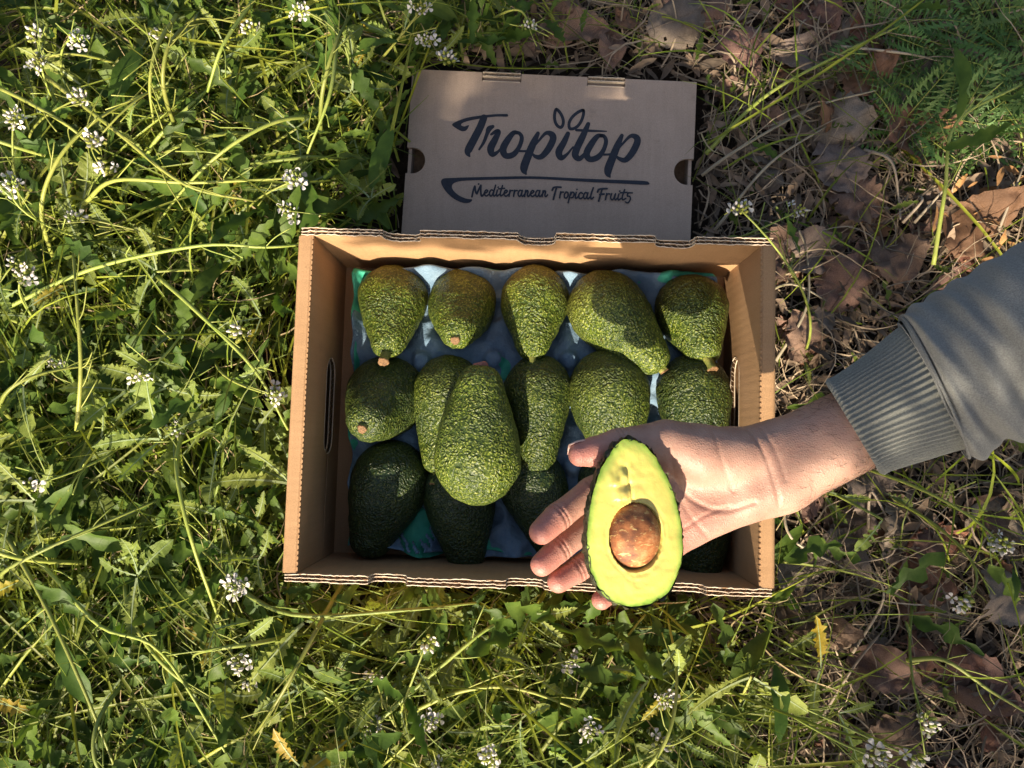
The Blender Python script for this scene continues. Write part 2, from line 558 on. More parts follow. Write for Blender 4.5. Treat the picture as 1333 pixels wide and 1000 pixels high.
def end_wall(sign):
    ya, yb = -L / 2 + T + .0004, L / 2 - T - .0004
    D = .0125                                       # folded double wall
    xo = sign * W / 2
    m = MB()
    # outer board with a rounded fold over the top
    prof = [(0, 0), (0, H - .004)] + [(.004 * (1 - math.cos(a)), H - .004 + .004 * math.sin(a)) for a in np.linspace(.2, math.pi / 2, 6)]
    prof += [(D - .0018, H), (D - .0006, H - .0006), (D, H - .0018), (D, H - .006), (.004, H - .006), (.004, 0)]
    v0 = [(xo - sign * p[0], ya, p[1]) for p in prof]
    v1 = [(xo - sign * p[0], yb, p[1]) for p in prof]
    k = len(prof)
    f = [(i, (i + 1) % k, k + (i + 1) % k, k + i) for i in range(k)]
    m.add(v0 + v1, f)
    from mathutils.geometry import tessellate_polygon
    tri = tessellate_polygon([[Vector((p[0], p[1], 0)) for p in prof]])
    m.add(v0, [tuple(t) for t in tri]); m.add(v1, [tuple(t) for t in tri])
    w = m.build('end_panel', M_card_y, bx, smooth=False)
    # inner board with the long hand slot cut out (upper and lower half joined round the slot)
    sl = stadium(P(430 if sign < 0 else 955, 528, .045).y, .044, .043, .0145)
    nn = len(sl) // 2
    lo = [(ya, 0), (yb, 0), (yb, .044)] + [sl[i] for i in range(nn // 2, -1, -1)] + [sl[i] for i in range(len(sl) - 1, len(sl) - nn // 2 - 1, -1)] + [(ya, .044)]
    up = [(yb, H - .006), (ya, H - .006), (ya, .044)] + [sl[i] for i in range(nn + nn // 2 - 1, nn - 1, -1)] + [sl[i] for i in range(nn - 1, nn // 2 - 1, -1)] + [(yb, .044)]
    xi = xo - sign * D
    m = MB()
    for o, th in ((0, .0007), (.0037, .0007)):
        for pl in (lo, up):
            prism(m, pl, (xi + sign * o, 0, 0), (0, 1, 0), (0, 0, 1), (sign, 0, 0), th)
    inner = m.build('lining_panel', M_card_y, w, smooth=False)
    m = MB()
    path = [(xi + sign * .0022, y, z) for y, z in sl + sl[:1]]
    fluting(m, path, (1, 0, 0), .0013, .0048, (0, 0, 1), .0012)
    for o in (.0003, .0041):
        m.tube([(xi + sign * o, y, z) for y, z in sl + sl[:1]], .0005, 4)
    m.build('slot_edge', M_edge, w, smooth=False)
    # perforated fold line: a row of small teeth along the inner rim
    m = MB()
    yy = np.arange(ya + .002, yb - .002, .0042)
    for y in yy:
        xa = xo - sign * (D - .0007)
        m.box(min(xa, xa - sign * .0011), max(xa, xa - sign * .0011), y, y + .0026, H - .0032, H + .0003)
    tag(m.build('fold_teeth', M_card_y, w, smooth=False), kind='stuff')


end_wall(-1)
end_wall(1)

# ------------------------------------------------------------------ the moulded trays inside
AV = [  # px, py, z, stem direction in the photo, lift of the stem end (deg), length, radius, neck, brown, dark (near row: wall shade painted in), stem kind, label
    (511, 408, .046, (6, 58), 30, .094, .0318, .46, .9, .10, 'long', 'avocado with a stub stem in the far left corner of the box'),
    (602, 406, .047, (4, 45), 52, .096, .0308, .40, .9, .00, 'short', 'olive avocado second from the left in the far row, stem scar facing up'),
    (697, 408, .046, (3, 60), 24, .090, .0312, .50, 1.0, .05, 'thin', 'brownish avocado in the middle of the far row with a thin hanging stem'),
    (806, 424, .049, (52, 68), 10, .111, .0345, .42, .45, .00, 'short', 'large bright green avocado lying diagonally in the far row'),
    (901, 418, .047, (4, 60), 30, .088, .0322, .46, .8, .15, 'long', 'avocado with a stub stem in the far right corner of the box'),
    (496, 526, .050, (-11, 40), 62, .100, .0352, .38, .25, .55, 'short', 'avocado against the left wall in the middle row, orange stem scar up'),
    (579, 540, .046, (-6, 70), 8, .108, .0305, .44, .2, .25, 'long', 'avocado half hidden beneath the left side of the topmost avocado'),
    (702, 540, .046, (5, 75), 6, .108, .0300, .40, .2, .45, 'short', 'avocado right of the topmost avocado in the middle row'),
    (798, 536, .050, (12, 60), 8, .112, .0355, .40, .3, .30, 'short', 'glossy avocado just behind the thumb of the hand'),
    (903, 540, .048, (2, 60), 8, .110, .0325, .40, .15, .60, 'short', 'dark avocado against the right wall behind the wrist'),
    (500, 650, .038, (-22, 75), -4, .108, .0350, .36, .0, .95, 'none', 'shade-darkened avocado in the near left corner of the box'),
    (600, 668, .037, (10, 68), 0, .104, .0330, .40, .0, .95, 'long', 'shade-darkened avocado with a green stem touching the near wall below the topmost avocado'),
    (699, 655, .036, (18, 62), 0, .102, .0310, .40, .0, .95, 'short', 'shade-darkened avocado beside the fingertips in the near row'),
    (800, 655, .036, (4, 60), 0, .100, .0310, .40, .0, .95, 'short', 'shade-darkened avocado in the near row directly under the hand'),
    (906, 682, .037, (5, 60), 0, .102, .0325, .40, .0, .95, 'short', 'shade-darkened avocado in the near right corner under the heel of the hand'),
    (624, 566, .088, (3, -92), 3, .116, .0355, .36, .0, .0, 'red', 'topmost large bumpy avocado lying across the others, round end towards the near wall'),
]
CUPS = np.array([[P(a[0], a[1], .02).x, P(a[0], a[1], .02).y] for a in AV[:15]])


def tray(name, mat, x1, y1, zoff, seed, label, hole=None):
    nx_, ny_ = 210, 160
    xs, ys = np.linspace(-x1, x1, nx_), np.linspace(-y1, y1, ny_)
    X, Y = np.meshgrid(xs, ys)
    p = np.stack([X, Y, 0 * X + seed], -1)
    z = 0.026 + 0 * X
    for cx, cy in CUPS:
        d = np.hypot(X - cx, (Y - cy) * .8)
        z -= .022 * np.exp(-(d / .026) ** 4)
    # small round dimples and knobs between the cups
    for i, (cx, cy) in enumerate(CUPS):
        for ox, oy, s in ((.031, -.045, 1), (.031, 0.0, -1)):
            d = np.hypot(X - cx - ox, Y - cy - oy)
            z += s * .007 * np.exp(-(d / .0085) ** 6)
    e = np.minimum(x1 - abs(X), y1 - abs(Y))
    rim = np.exp(-(e / .010) ** 2)
    z = z * (1 - .3 * rim) + rim * (.014 + .016 * vnoise(p, 26) + .006 * np.sin(X * 150 + seed) + .006 * np.sin(Y * 170))
    z += .0022 * vnoise(p, 95) + .0035 * vnoise(p, 35) + .0010 * vnoise(p, 190)
    z = np.maximum(z, .004) + zoff
    wob = rim * .006 * vnoise(p + 7, 22)
    v = np.stack([X + np.sign(X) * wob * (abs(X) > x1 - .03), Y + np.sign(Y) * wob * (abs(Y) > y1 - .03), z], -1).reshape(-1, 3)
    f = []
    for j in range(ny_ - 1):
        for i in range(nx_ - 1):
            if hole is not None:
                hx, hy, hr = hole
                if math.hypot((xs[i] - hx), (ys[j] - hy) * .7) < hr * (1 + .3 * math.sin(i * 1.3 + j)): continue
            f.append((j * nx_ + i, j * nx_ + i + 1, (j + 1) * nx_ + i + 1, (j + 1) * nx_ + i))
    m = MB()
    m.add(v, f)
    o = m.build(name, mat)
    sd = o.modifiers.new('thickness', 'SOLIDIFY')
    sd.thickness = .0008
    return tag(o, label, 'fruit tray')


hp = P(541, 682, .03)
tray('fruit_tray', M_blue, .163, .126, .007, 3.0, 'pale blue moulded tray with wavy edges under the avocados', (hp.x, hp.y, .016))
tray('fruit_tray', M_green, .1640, .1265, .0008, 9.0, 'green moulded tray peeping out from beneath the blue tray')


# ------------------------------------------------------------------ avocados
def avocado_mesh(name, R, Ln, neck, seed, lean=.0):
    nu, nv = 72, 54
    th = np.linspace(0, math.pi, nv)
    ph = np.arange(nu) * 2 * math.pi / nu
    TH, PH = np.meshgrid(th, ph, indexing='ij')
    s = (1 - np.cos(TH)) / 2
    ax = -np.cos(TH) * Ln / 2
    prof = catmull([(0, 0), (.012, .27), (.05, .53), (.12, .77), (.22, .95), (.33, 1.0), (.45, .955), (.58, .84), (.70, .70), (.81, .575), (.90, .47), (.96, .34), (.99, .18), (1, 0)], 8)
    r = R * np.interp(s, prof[:, 0], prof[:, 1]) * (1 - (neck - .44) * 1.3 * np.clip((s - .32) / .68, 0, 1))
    p = np.stack([np.cos(PH) * r + lean * R * s * s, np.sin(PH) * r, ax], -1)
    nrm = np.stack([np.cos(PH) * np.sin(TH), np.sin(PH) * np.sin(TH), -np.cos(TH) * .6], -1)
    q = p + seed * 1.37
    d = .0016 * vnoise(q, 34) + .0009 * vnoise(q, 90) + .0006 * vnoise(q, 210)
    # pleats running into the stem end
    d += .0006 * np.sin(PH * 11 + 3 * vnoise(q, 20)) * np.clip((s - .80) / .2, 0, 1) * np.sin(TH) * 2
    p = p + nrm * d[..., None]
    m = MB()
    tint = np.clip(.85 - s * 1.7 + .2 * vnoise(q, 30), 0, 1)
    v = p.reshape(-1, 3)
    f = [(i * nu + j, i * nu + (j + 1) % nu, (i + 1) * nu + (j + 1) % nu, (i + 1) * nu + j) for i in range(nv - 1) for j in range(nu)]
    m.add(v, f)
    m.t[0] = np.repeat(tint.reshape(-1, 1), 3, 1)
    return m


def stem_lathe(kind):
    """short stalk along +Z from the fruit's tip"""
    prof = {'long': [(.0052, -.006), (.0043, .001), (.0038, .005), (.0044, .0085), (.0049, .0100), (.0044, .0111), (.0026, .0103), (.0, .0108)],
            'short': [(.0062, -.008), (.0050, -.003), (.0040, .0005), (.0041, .0026), (.0036, .0036), (.0021, .0029), (.0, .0033)],
            'thin': [(.0042, -.006), (.0030, .002), (.0026, .009), (.0028, .0125), (.0036, .0145), (.0026, .0162), (.0, .0158)],
            'red': [(.0058, -.006), (.0060, .0), (.0062, .0022), (.0048, .0034), (.0, .0030)],
            'none': [(.0040, -.006), (.0034, -.001), (.0030, .0015), (.0, .0012)]}[kind]
    n = 16
    m = MB()
    v, f = [], []
    for i, (r, z) in enumerate(prof):
        for j in range(n):
            a = j * 2 * math.pi / n
            k = 1 + .10 * math.sin(3 * a + i) + .07 * math.sin(7 * a) + .05 * math.sin(11 * a + i)
            v.append((r * k * math.cos(a) + .12 * max(z, 0), r * k * math.sin(a), z))
    for i in range(len(prof) - 1):
        f.append([(i * n + j, i * n + (j + 1) % n, (i + 1) * n + (j + 1) % n, (i + 1) * n + j) for j in range(n)])
    cut = len(prof) - (4 if kind in ('long', 'short') else 3)
    for i, q in enumerate(f):
        m.f.extend(q); m.m.extend([1 if i >= cut else 0] * n)
    m.v = [np.array(v)]; m.t = [np.ones((len(v), 3))]; m.n = len(v)
    return m


for i, (px, py, z, dr, lift, Ln, R, neck, brown, dark, sk, label) in enumerate(AV):
    c = P(px, py, z)
    dxy = Vector((dr[0], -dr[1])).normalized()
    a = math.radians(lift)
    d = Vector((dxy.x * math.cos(a), dxy.y * math.cos(a), math.sin(a)))
    e = empty('avocado', c, label, 'avocado', 'avocados packed in the open box')
    qr = d.to_track_quat('Z', 'Y') @ Quaternion((0, 0, 1), random.uniform(0, 6.28))
    e.rotation_mode = 'QUATERNION'
    e.rotation_quaternion = qr
    lean = random.uniform(.0, .22)
    o = avocado_mesh('skin', R, Ln, neck, i * 3.1, lean).build('skin', M_avo)
    o.parent = e
    o.color = (brown, dark, 0, 1)
    st = stem_lathe(sk).build('stem', [M_avored if sk == 'red' else M_avostem, M_avored if sk == 'red' else M_avocut])
    st.parent = e
    st.location = (lean * R, 0, Ln / 2 - .0012)
    st.rotation_euler = (random.uniform(-.15, .15), random.uniform(-.1, .35), 0)

# ------------------------------------------------------------------ the small printed carton behind
ZL = 0.022
TL, TR, BR, BL = P(537, 90, ZL), P(907, 107, ZL), P(897, 312, ZL), P(525, 305, ZL)
exl = (TR - TL); Wl = exl.length; exl = exl.normalized()
eyl = Vector((-exl.y, exl.x, 0))
Dl = min((TL.y - .150) / eyl.y, 0.25)
O = TL - eyl * Dl                                    # near left corner
ld = empty('carton', (O.x, O.y, 0), 'small closed brown carton with navy script lettering lying behind the open box', 'carton')


def lw(u, v, z=0.0): return O + exl * u + eyl * v + Vector((0, 0, z - O.z))


def luv(px, py):
    p = P(px, py, ZL) - O
    return p.dot(exl), p.dot(eyl)


lh = luv(537, 209)[1]
rh = luv(898, 224)[1]
hr = .0125
out = [(0, 0), (Wl, 0)]
out += [(Wl, rh - hr)] + [(Wl - .006 - hr * .95 * math.cos(a), rh + hr * math.sin(a)) for a in np.linspace(-math.pi / 2, math.pi / 2, 13)] + [(Wl, rh + hr)]
s1 = (luv(765, 100)[0], luv(814, 100)[0]); s2 = (luv(628, 95)[0], luv(679, 95)[0])
nd = .0085
out += [(Wl, Dl), (s1[1], Dl), (s1[1], Dl - nd), (s1[0], Dl - nd), (s1[0], Dl), (s2[1], Dl), (s2[1], Dl - nd), (s2[0], Dl - nd), (s2[0], Dl), (0, Dl)]
out += [(0, lh + hr)] + [(.006 + hr * .95 * math.cos(a), lh + hr * math.sin(a)) for a in np.linspace(math.pi / 2, -math.pi / 2, 13)] + [(0, lh - hr)]
m = MB()
prism(m, out, tuple(lw(0, 0, ZL - .003)), tuple(exl), tuple(eyl), (0, 0, 1), .003)
top = m.build('top_panel', M_lid, ld, smooth=False)


def lbox(m, u0, u1, v0, v1, z0, z1, mi=0):
    v = [tuple(lw(u, v_, z)) for z in (z0, z1) for v_ in (v0, v1) for u in (u0, u1)]
    m.add(v, [(0, 2, 3, 1), (4, 5, 7, 6), (0, 1, 5, 4), (2, 6, 7, 3), (0, 4, 6, 2), (1, 3, 7, 5)], mi)


for nm, a in (('side_wall', (.0012, .0042, .003, Dl - .003)), ('side_wall', (Wl - .0042, Wl - .0012, .003, Dl - .003)),
              ('side_wall', (.0012, Wl - .0012, 0.0002, .003)), ('side_wall', (.0012, Wl - .0012, Dl - .0032, Dl - .0004))):
    m = MB(); lbox(m, *a, 0.0, ZL - .0032); m.build(nm, M_lid, ld, smooth=False)
m = MB(); lbox(m, .004, Wl - .004, .003, Dl - .004, .0, .0015); m.build('bottom_panel', M_core, ld, smooth=False)
for s in (s1, s2):                                                    # lock tabs standing in the two slots of the far edge
    m = MB()
    lbox(m, s[0] + .001, s[1] - .001, Dl - nd - .006, Dl - .0042, ZL - .0075, ZL - .0045)
    tb = m.build('lock_tab', M_lid, ld, smooth=False)
    m = MB()
    lbox(m, s[0] + .0006, s[1] - .0006, Dl - .0040, Dl - .0034, ZL - .006, ZL + .0012)
    lbox(m, s[0] + .0006, s[1] - .0006, Dl - .0004, Dl + .0002, ZL - .006, ZL + .0012)
    fluting(m, [tuple(lw(s[0] + .001, Dl - .0019, ZL + .0010)), tuple(lw(s[1] - .001, Dl - .0019, ZL + .0010))], tuple(eyl), .0013, .0050, (0, 0, 1), .004)
    lbox(m, s[0] + .0006, s[1] - .0006, Dl - nd - .0002, Dl - nd + .0004, ZL - .004, ZL + .0004)
    fluting(m, [tuple(lw(s[0] + .001, Dl - nd - .0001, ZL - .0015)), tuple(lw(s[1] - .001, Dl - nd - .0001, ZL - .0015))], tuple(eyl), .0010, .0046, (0, 0, 1), .0025)
    m.build('corrugated_edge', M_edge, tb, smooth=False)
for u0, u1, v in ((0, .006, lh), (Wl - .006, Wl, rh)):                 # cut edge beside each half-round finger hole
    m = MB()
    ue = .0028 if u0 == 0 else Wl - .0028
    fluting(m, [tuple(lw(ue, v - hr, ZL - .0030)), tuple(lw(ue, v + hr, ZL - .0030))], tuple(exl), .0011, .0048, (0, 0, 1), .003)
    m.build('hole_edge', M_edge, ld, smooth=False)

_zk = [ZL + .0002]


def ink(uvw, sx, ox, oy, parent_mb, closed_poly=False):
    """a brush stroke (u, v, width) traced from the print; photo px = origin + u / sx"""
    a = np.array(uvw, float)
    _zk[0] += .000012
    z = _zk[0]
    W2 = lambda u, v: np.array(P(ox + u / sx, oy + v / sx, z))
    if closed_poly:
        pts = catmull(np.vstack([a, a[:1]]), 4)[:-1]
        from mathutils.geometry import tessellate_polygon
        w = np.array([W2(*p) for p in pts])
        tri = tessellate_polygon([[Vector((p[0], p[1], 0)) for p in w]])
        parent_mb.add(w, [tuple(reversed(t)) for t in tri])
        return
    c = catmull(a, 7)
    xy, wd = c[:, :2], np.maximum(c[:, 2], 3) / 2
    tg = np.gradient(xy, axis=0)
    tg /= np.linalg.norm(tg, axis=1)[:, None] + 1e-9
    nn = np.stack([-tg[:, 1], tg[:, 0]], 1)
    Lf, Rt = xy + nn * wd[:, None], xy - nn * wd[:, None]
    caps = []
    for e, sgn in ((0, -1), (-1, 1)):
        aa = np.linspace(-math.pi / 2, math.pi / 2, 7)
        caps.append([xy[e] + wd[e] * (sgn * tg[e] * math.cos(t) + nn[e] * math.sin(t)) for t in aa])
    k = len(xy)
    parent_mb.add([W2(*p) for p in Lf] + [W2(*p) for p in Rt], [(i, i + 1, k + i + 1, k + i) for i in range(k - 1)])
    for cp in caps: parent_mb.add([W2(*p) for p in cp], [tuple(range(7))])


S1, X1, Y1 = 4.7607, 570, 130
big = {
    'T': ([[(432, 88), (360, 89), (270, 97), (190, 109), (130, 128), (88, 153), (115, 178), (150, 195), (178, 188), (193, 157), (165, 165), (145, 158), (152, 145), (190, 131), (250, 119), (300, 111), (370, 104), (432, 104)]],
          [[(285, 112, 44), (262, 170, 46), (222, 248, 48), (192, 305, 48), (186, 330, 36), (196, 350, 12)]]),
    'r': ([], [[(340, 166, 22), (318, 180, 34), (305, 210, 24), (285, 262, 20), (256, 308, 12)], [(330, 215, 14), (360, 197, 26), (376, 200, 30), (355, 245, 40), (328, 300, 46), (338, 338, 34), (372, 322, 18), (400, 285, 10)]]),
    'o': ([], [[(500, 205, 20), (468, 206, 30), (432, 250, 40), (404, 305, 44), (420, 346, 38), (466, 340, 36), (502, 296, 28), (520, 240, 26), (506, 208, 22), (478, 202, 18)]]),
    'p': ([], [[(620, 208, 24), (592, 268, 42), (562, 340, 48), (536, 410, 50), (536, 440, 40), (546, 460, 12)], [(508, 318, 14), (545, 318, 14), (575, 312, 12), (622, 258, 14), (668, 208, 22), (704, 214, 38), (714, 244, 42), (684, 306, 42), (642, 352, 34), (606, 352, 24), (582, 330, 10)]]),
    'i': ([], [[(806, 210, 28), (782, 262, 38), (750, 322, 44), (764, 360, 34), (800, 338, 18), (838, 292, 10)]]),
    't': ([], [[(932, 150, 26), (900, 222, 40), (862, 300, 44), (852, 345, 42), (880, 364, 32), (922, 322, 16)], [(858, 188, 16), (940, 192, 16), (1000, 194, 12), (1045, 195, 7)]]),
    'o2': ([], [[(1024, 224, 20), (990, 226, 30), (950, 276, 40), (922, 332, 42), (940, 368, 36), (988, 358, 36), (1024, 316, 28), (1042, 260, 26), (1030, 226, 22), (1004, 220, 18)]]),
    'p2': ([], [[(1140, 222, 24), (1112, 286, 42), (1082, 360, 48), (1056, 428, 50), (1056, 460, 38), (1066, 478, 12)], [(1026, 340, 14), (1066, 338, 14), (1096, 328, 12), (1144, 274, 14), (1192, 226, 22), (1228, 232, 38), (1236, 262, 42), (1206, 326, 42), (1164, 372, 34), (1126, 366, 24), (1102, 346, 10)]]),
}
for polys, strokes in big.values():
    m = MB()
    for pl in polys: ink(pl, S1, X1, Y1, m, True)
    for st in strokes: ink(st, S1, X1, Y1, m)
    m.build('printed_letter', M_ink, top, smooth=False)
for cx, cy, hl, wd, ang in ((748, 115, 58, 25, -14), (860, 122, 70, 30, 36)):            # the two sprouting leaves over the i
    m = MB()
    a = math.radians(ang)
    lf = []
    for t in np.linspace(0, 2 * math.pi, 25):
        y_ = -math.cos(t) * hl
        x_ = math.sin(t) * wd * (1 - .25 * math.cos(t))
        x_ *= abs(math.sin(t)) ** .3
        lf.append((cx + x_ * math.cos(a) - y_ * math.sin(a), cy + x_ * math.sin(a) + y_ * math.cos(a), 19))
    ink(lf, S1, X1, Y1, m)
    m.build('printed_leaf', M_ink, top, smooth=False)
m = MB()
ink([(1312, 517), (1290, 527), (1100, 518), (900, 508), (700, 495), (560, 490), (400, 494), (200, 500), (120, 508), (88, 530), (95, 560), (130, 592), (175, 612), (212, 618), (200, 635), (165, 640), (110, 620), (60, 580), (28, 535), (20, 505), (35, 488), (90, 484), (300, 478), (580, 474), (850, 486), (1100, 496), (1280, 503)], S1, X1, Y1, m, True)
m.build('printed_swoosh', M_ink, top, smooth=False)

GLY = {
    'M': (1.75, [[(0, -.15), (.2, .9), (.42, 1.6)], [(.42, 1.6), (.55, .6), (.72, .35)], [(.72, .35), (1.0, 1.1), (1.3, 1.75)], [(1.3, 1.75), (1.28, .8), (1.4, 0), (1.75, .25)], [(.95, 1.95), (.98, 1.97)]]),
    'e': (.75, [[(0, .4), (.35, .58), (.55, .85), (.35, 1.0), (.12, .7), (.1, .25), (.35, 0), (.75, .3)]]),
    'd': (1.0, [[(.62, .9), (.3, 1.0), (.05, .5), (.15, .05), (.4, .1), (.65, .7)], [(.95, 1.8), (.7, .8), (.62, .2), (.75, 0), (1.0, .25)]]),
    'i': (.5, [[(.2, 1), (.08, .4), (.15, 0), (.5, .3)], [(.3, 1.45), (.33, 1.5)]]),
    't': (.6, [[(.45, 1.75), (.15, .6), (.2, .05), (.6, .3)], [(-.1, 1.2), (.75, 1.3)]]),
    'r': (.66, [[(.2, 1), (.05, 0)], [(.1, .45), (.3, .9), (.6, .95)]]),
    'a': (.95, [[(.62, .9), (.3, 1.0), (.05, .5), (.15, .05), (.4, .1), (.62, .7)], [(.68, 1.0), (.55, .3), (.7, 0), (.95, .3)]]),
    'n': (.85, [[(.2, 1), (.05, 0)], [(.1, .45), (.4, .97), (.55, .8), (.45, .25), (.6, 0), (.85, .3)]]),
    'T': (.95, [[(.55, 1.65), (.3, .6), (.1, -.3)], [(-.05, 1.2), (.1, 1.6), (.5, 1.75), (1.2, 1.75)]]),
    'o': (.72, [[(.35, 1), (.08, .6), (.1, .1), (.35, 0), (.6, .4), (.55, .9), (.3, 1.0)]]),
    'p': (.85, [[(.3, 1.0), (.1, .2), (-.1, -.75)], [(.2, .5), (.5, 1.0), (.75, .8), (.6, .2), (.3, .05)]]),
    'c': (.7, [[(.6, .85), (.35, 1.0), (.08, .6), (.12, .1), (.4, 0), (.7, .3)]]),
    'l': (.5, [[(.5, 1.85), (.17, .7), (.15, .1), (.3, 0), (.55, .3)]]),
    'F': (.95, [[(.55, 1.65), (.3, .6), (.1, -.3)], [(-.05, 1.2), (.1, 1.6), (.5, 1.75), (1.2, 1.8)], [(.25, .8), (.8, .9)]]),
    'u': (.95, [[(.2, 1), (.05, .4), (.2, 0), (.45, .2), (.65, .9)], [(.7, 1), (.58, .3), (.7, 0), (.95, .3)]]),
    's': (.7, [[(.85, 1.25), (.3, 1.2), (.22, .7), (.5, .65), (.6, .2), (.3, -.4), (-.05, -.3)]]),
}
S2, X2, Y2 = 5.332, 590, 225
for word, (ua, va), (ub, vb) in (('Mediterranean', (130, 160), (655, 166)), ('Tropical', (690, 172), (972, 182)), ('Fruits', (1004, 184), (1235, 192))):
    tot = sum(GLY[c][0] for c in word)
    x = 0
    m = MB()
    for c in word:
        ad, sts = GLY[c]
        for st in sts:
            pl = []
            for gx_, gy_ in st:
                t = (x + gx_) / tot
                pl.append((ua + (ub - ua) * t, va + (vb - va) * t - gy_ * 42, 11 if c.islower() else 13))
            ink(pl, S2, X2, Y2, m)
        x += ad
    m.build('printed_word', M_ink, top, smooth=False)

# ------------------------------------------------------------------ the hand and forearm (one continuous skin)
def caps(X, a, b, ra, rb):
    a, b = np.array(a, np.float32), np.array(b, np.float32)
    ab = b - a
    t = np.clip(((X - a) @ ab) / (ab @ ab), 0, 1)
    d = X - a - t[..., None] * ab
    return np.sqrt((d * d).sum(-1)) - (ra + t * (rb - ra))


def smin(a, b, k):
    h = np.clip(.5 + .5 * (b - a) / k, 0, 1)
    return b + (a - b) * h - k * h * (1 - h)


def surface_nets(D, o, h):
    s = D < 0
    nx, ny, nz = D.shape
    c = [(i, j, k) for i in (0, 1) for j in (0, 1) for k in (0, 1)]
    sub = lambda A, q: A[q[0]:nx - 1 + q[0], q[1]:ny - 1 + q[1], q[2]:nz - 1 + q[2]]
    cnt = sum(sub(s, q).astype(np.int8) for q in c)
    mix = (cnt > 0) & (cnt < 8)
    idx = -np.ones(mix.shape, int)
    I = np.argwhere(mix)
    idx[mix] = np.arange(len(I))
    acc, num = np.zeros((len(I), 3)), np.zeros(len(I))
    for a in c:
        for ax in range(3):
            if a[ax]: continue
            b = list(a); b[ax] = 1
            va = D[I[:, 0] + a[0], I[:, 1] + a[1], I[:, 2] + a[2]]
            vb = D[I[:, 0] + b[0], I[:, 1] + b[1], I[:, 2] + b[2]]
            cr = (va < 0) != (vb < 0)
            t = np.where(cr, va / np.where(va == vb, 1, va - vb), 0)
            p = np.tile(np.array(a, float), (len(I), 1))
            p[:, ax] += t
            acc[cr] += p[cr]; num[cr] += 1
    V = (I + acc / num[:, None]) * h + np.array(o)
    F = []
    for ax in range(3):
        e0, e1 = [slice(1, -1)] * 3, [slice(1, -1)] * 3
        e0[ax] = slice(0, -1); e1[ax] = slice(1, None)
        A, Bb = s[tuple(e0)], s[tuple(e1)]
        for flip, msk in ((False, A & ~Bb), (True, ~A & Bb)):
            q = np.argwhere(msk)
            off = [0, 0, 0]
            for t in range(3): off[t] = 1 if t != ax else 0
            q = q + np.array(off)
            u, w = [(1, 2), (2, 0), (0, 1)][ax]
            du, dw = np.zeros(3, int), np.zeros(3, int)
            du[u] = 1; dw[w] = 1
            g4 = [q - du - dw, q - dw, q, q - du]
            ids = np.stack([idx[g[:, 0], g[:, 1], g[:, 2]] for g in g4], 1)
            if flip: ids = ids[:, ::-1]
            F.append(ids[(ids >= 0).all(1)])
    return V, np.vstack(F)


def Q(px, py, z): return tuple(P(px, py, z))


fingers = {
    'thumb': [(Q(905, 586, .214), .0150), (Q(866, 573, .222), .0128), (Q(806, 580, .232), .0104), (Q(772, 589, .237), .0094), (Q(755, 592, .239), .0080)],
    'index': [(Q(846, 606, .204), .0115), (Q(770, 640, .213), .0098), (Q(728, 672, .224), .0093), (Q(704, 693, .231), .0080)],
    'middle': [(Q(850, 645, .201), .0115), (Q(772, 680, .204), .0095), (Q(729, 713, .214), .0091), (Q(705, 735, .221), .0079)],
    'ring': [(Q(856, 682, .199), .0110), (Q(790, 714, .199), .0091), (Q(752, 741, .207), .0087), (Q(727, 757, .213), .0075)],
    'little': [(Q(868, 708, .197), .0105), (Q(824, 746, .194), .0083), (Q(800, 767, .199), .0079), (Q(783, 781, .204), .0068)],
}
palm = [
    (Q(945, 594, .206), Q(872, 583, .212), .0190, .0140),      # ball of the thumb
    (Q(965, 598, .204), Q(915, 600, .208), .0170, .0165),
    (Q(975, 600, .199), Q(846, 606, .202), .0150, .0120),
    (Q(985, 615, .197), Q(850, 645, .200), .0150, .0120),
    (Q(985, 628, .197), Q(856, 680, .198), .0150, .0115),
    (Q(980, 645, .197), Q(872, 703, .196), .0155, .0120),      # heel below the little finger
    (Q(1005, 588, .199), Q(966, 594, .201), .0185, .0165),     # wrist
    (Q(1019, 630, .198), Q(975, 640, .198), .0185, .0165),
    (Q(1156, 522, .214), Q(1005, 588, .199), .0205, .0190),    # forearm, thumb side
    (Q(1168, 550, .212), Q(1019, 630, .198), .0195, .0185),    # forearm, little finger side
    (Q(1160, 543, .218), Q(1012, 609, .203), .0200, .0160),
]
hs = .00105
allp = np.array([p for f in fingers.values() for p, r in f] + [p for c in palm for p in c[:2]])
lo_, hi_ = allp.min(0) - .028, allp.max(0) + .028
dims = np.ceil((hi_ - lo_) / hs).astype(int)
G = np.stack(np.meshgrid(*[lo_[k] + hs * np.arange(dims[k]) for k in range(3)], indexing='ij'), -1).astype(np.float32)
Dp = None
for a, b, ra, rb in palm:
    d = caps(G, a, b, ra, rb)
    Dp = d if Dp is None else smin(Dp, d, .010)
Dh = None
for nm, ch in fingers.items():
    Df = None
    for (a, ra), (b, rb) in zip(ch[:-1], ch[1:]):
        d = caps(G, a, b, ra, rb)
        Df = d if Df is None else smin(Df, d, .002)
    d = smin(Dp, Df, .011 if nm == 'thumb' else .007)
    Dh = d if Dh is None else np.minimum(Dh, d)
# gentle unevenness of flesh, and a flat cut inside the cuff
Dh += .0008 * vnoise(G[::1, ::1, ::1] * 1.0, 55).astype(np.float32)
HV, HF = surface_nets(Dh, lo_, hs)
del G, Dp
nrm = np.zeros_like(HV)
fn = np.cross(HV[HF[:, 2]] - HV[HF[:, 0]], HV[HF[:, 3]] - HV[HF[:, 1]])
for k in range(4): np.add.at(nrm, HF[:, k], fn)
nrm /= np.linalg.norm(nrm, axis=1)[:, None] + 1e-12
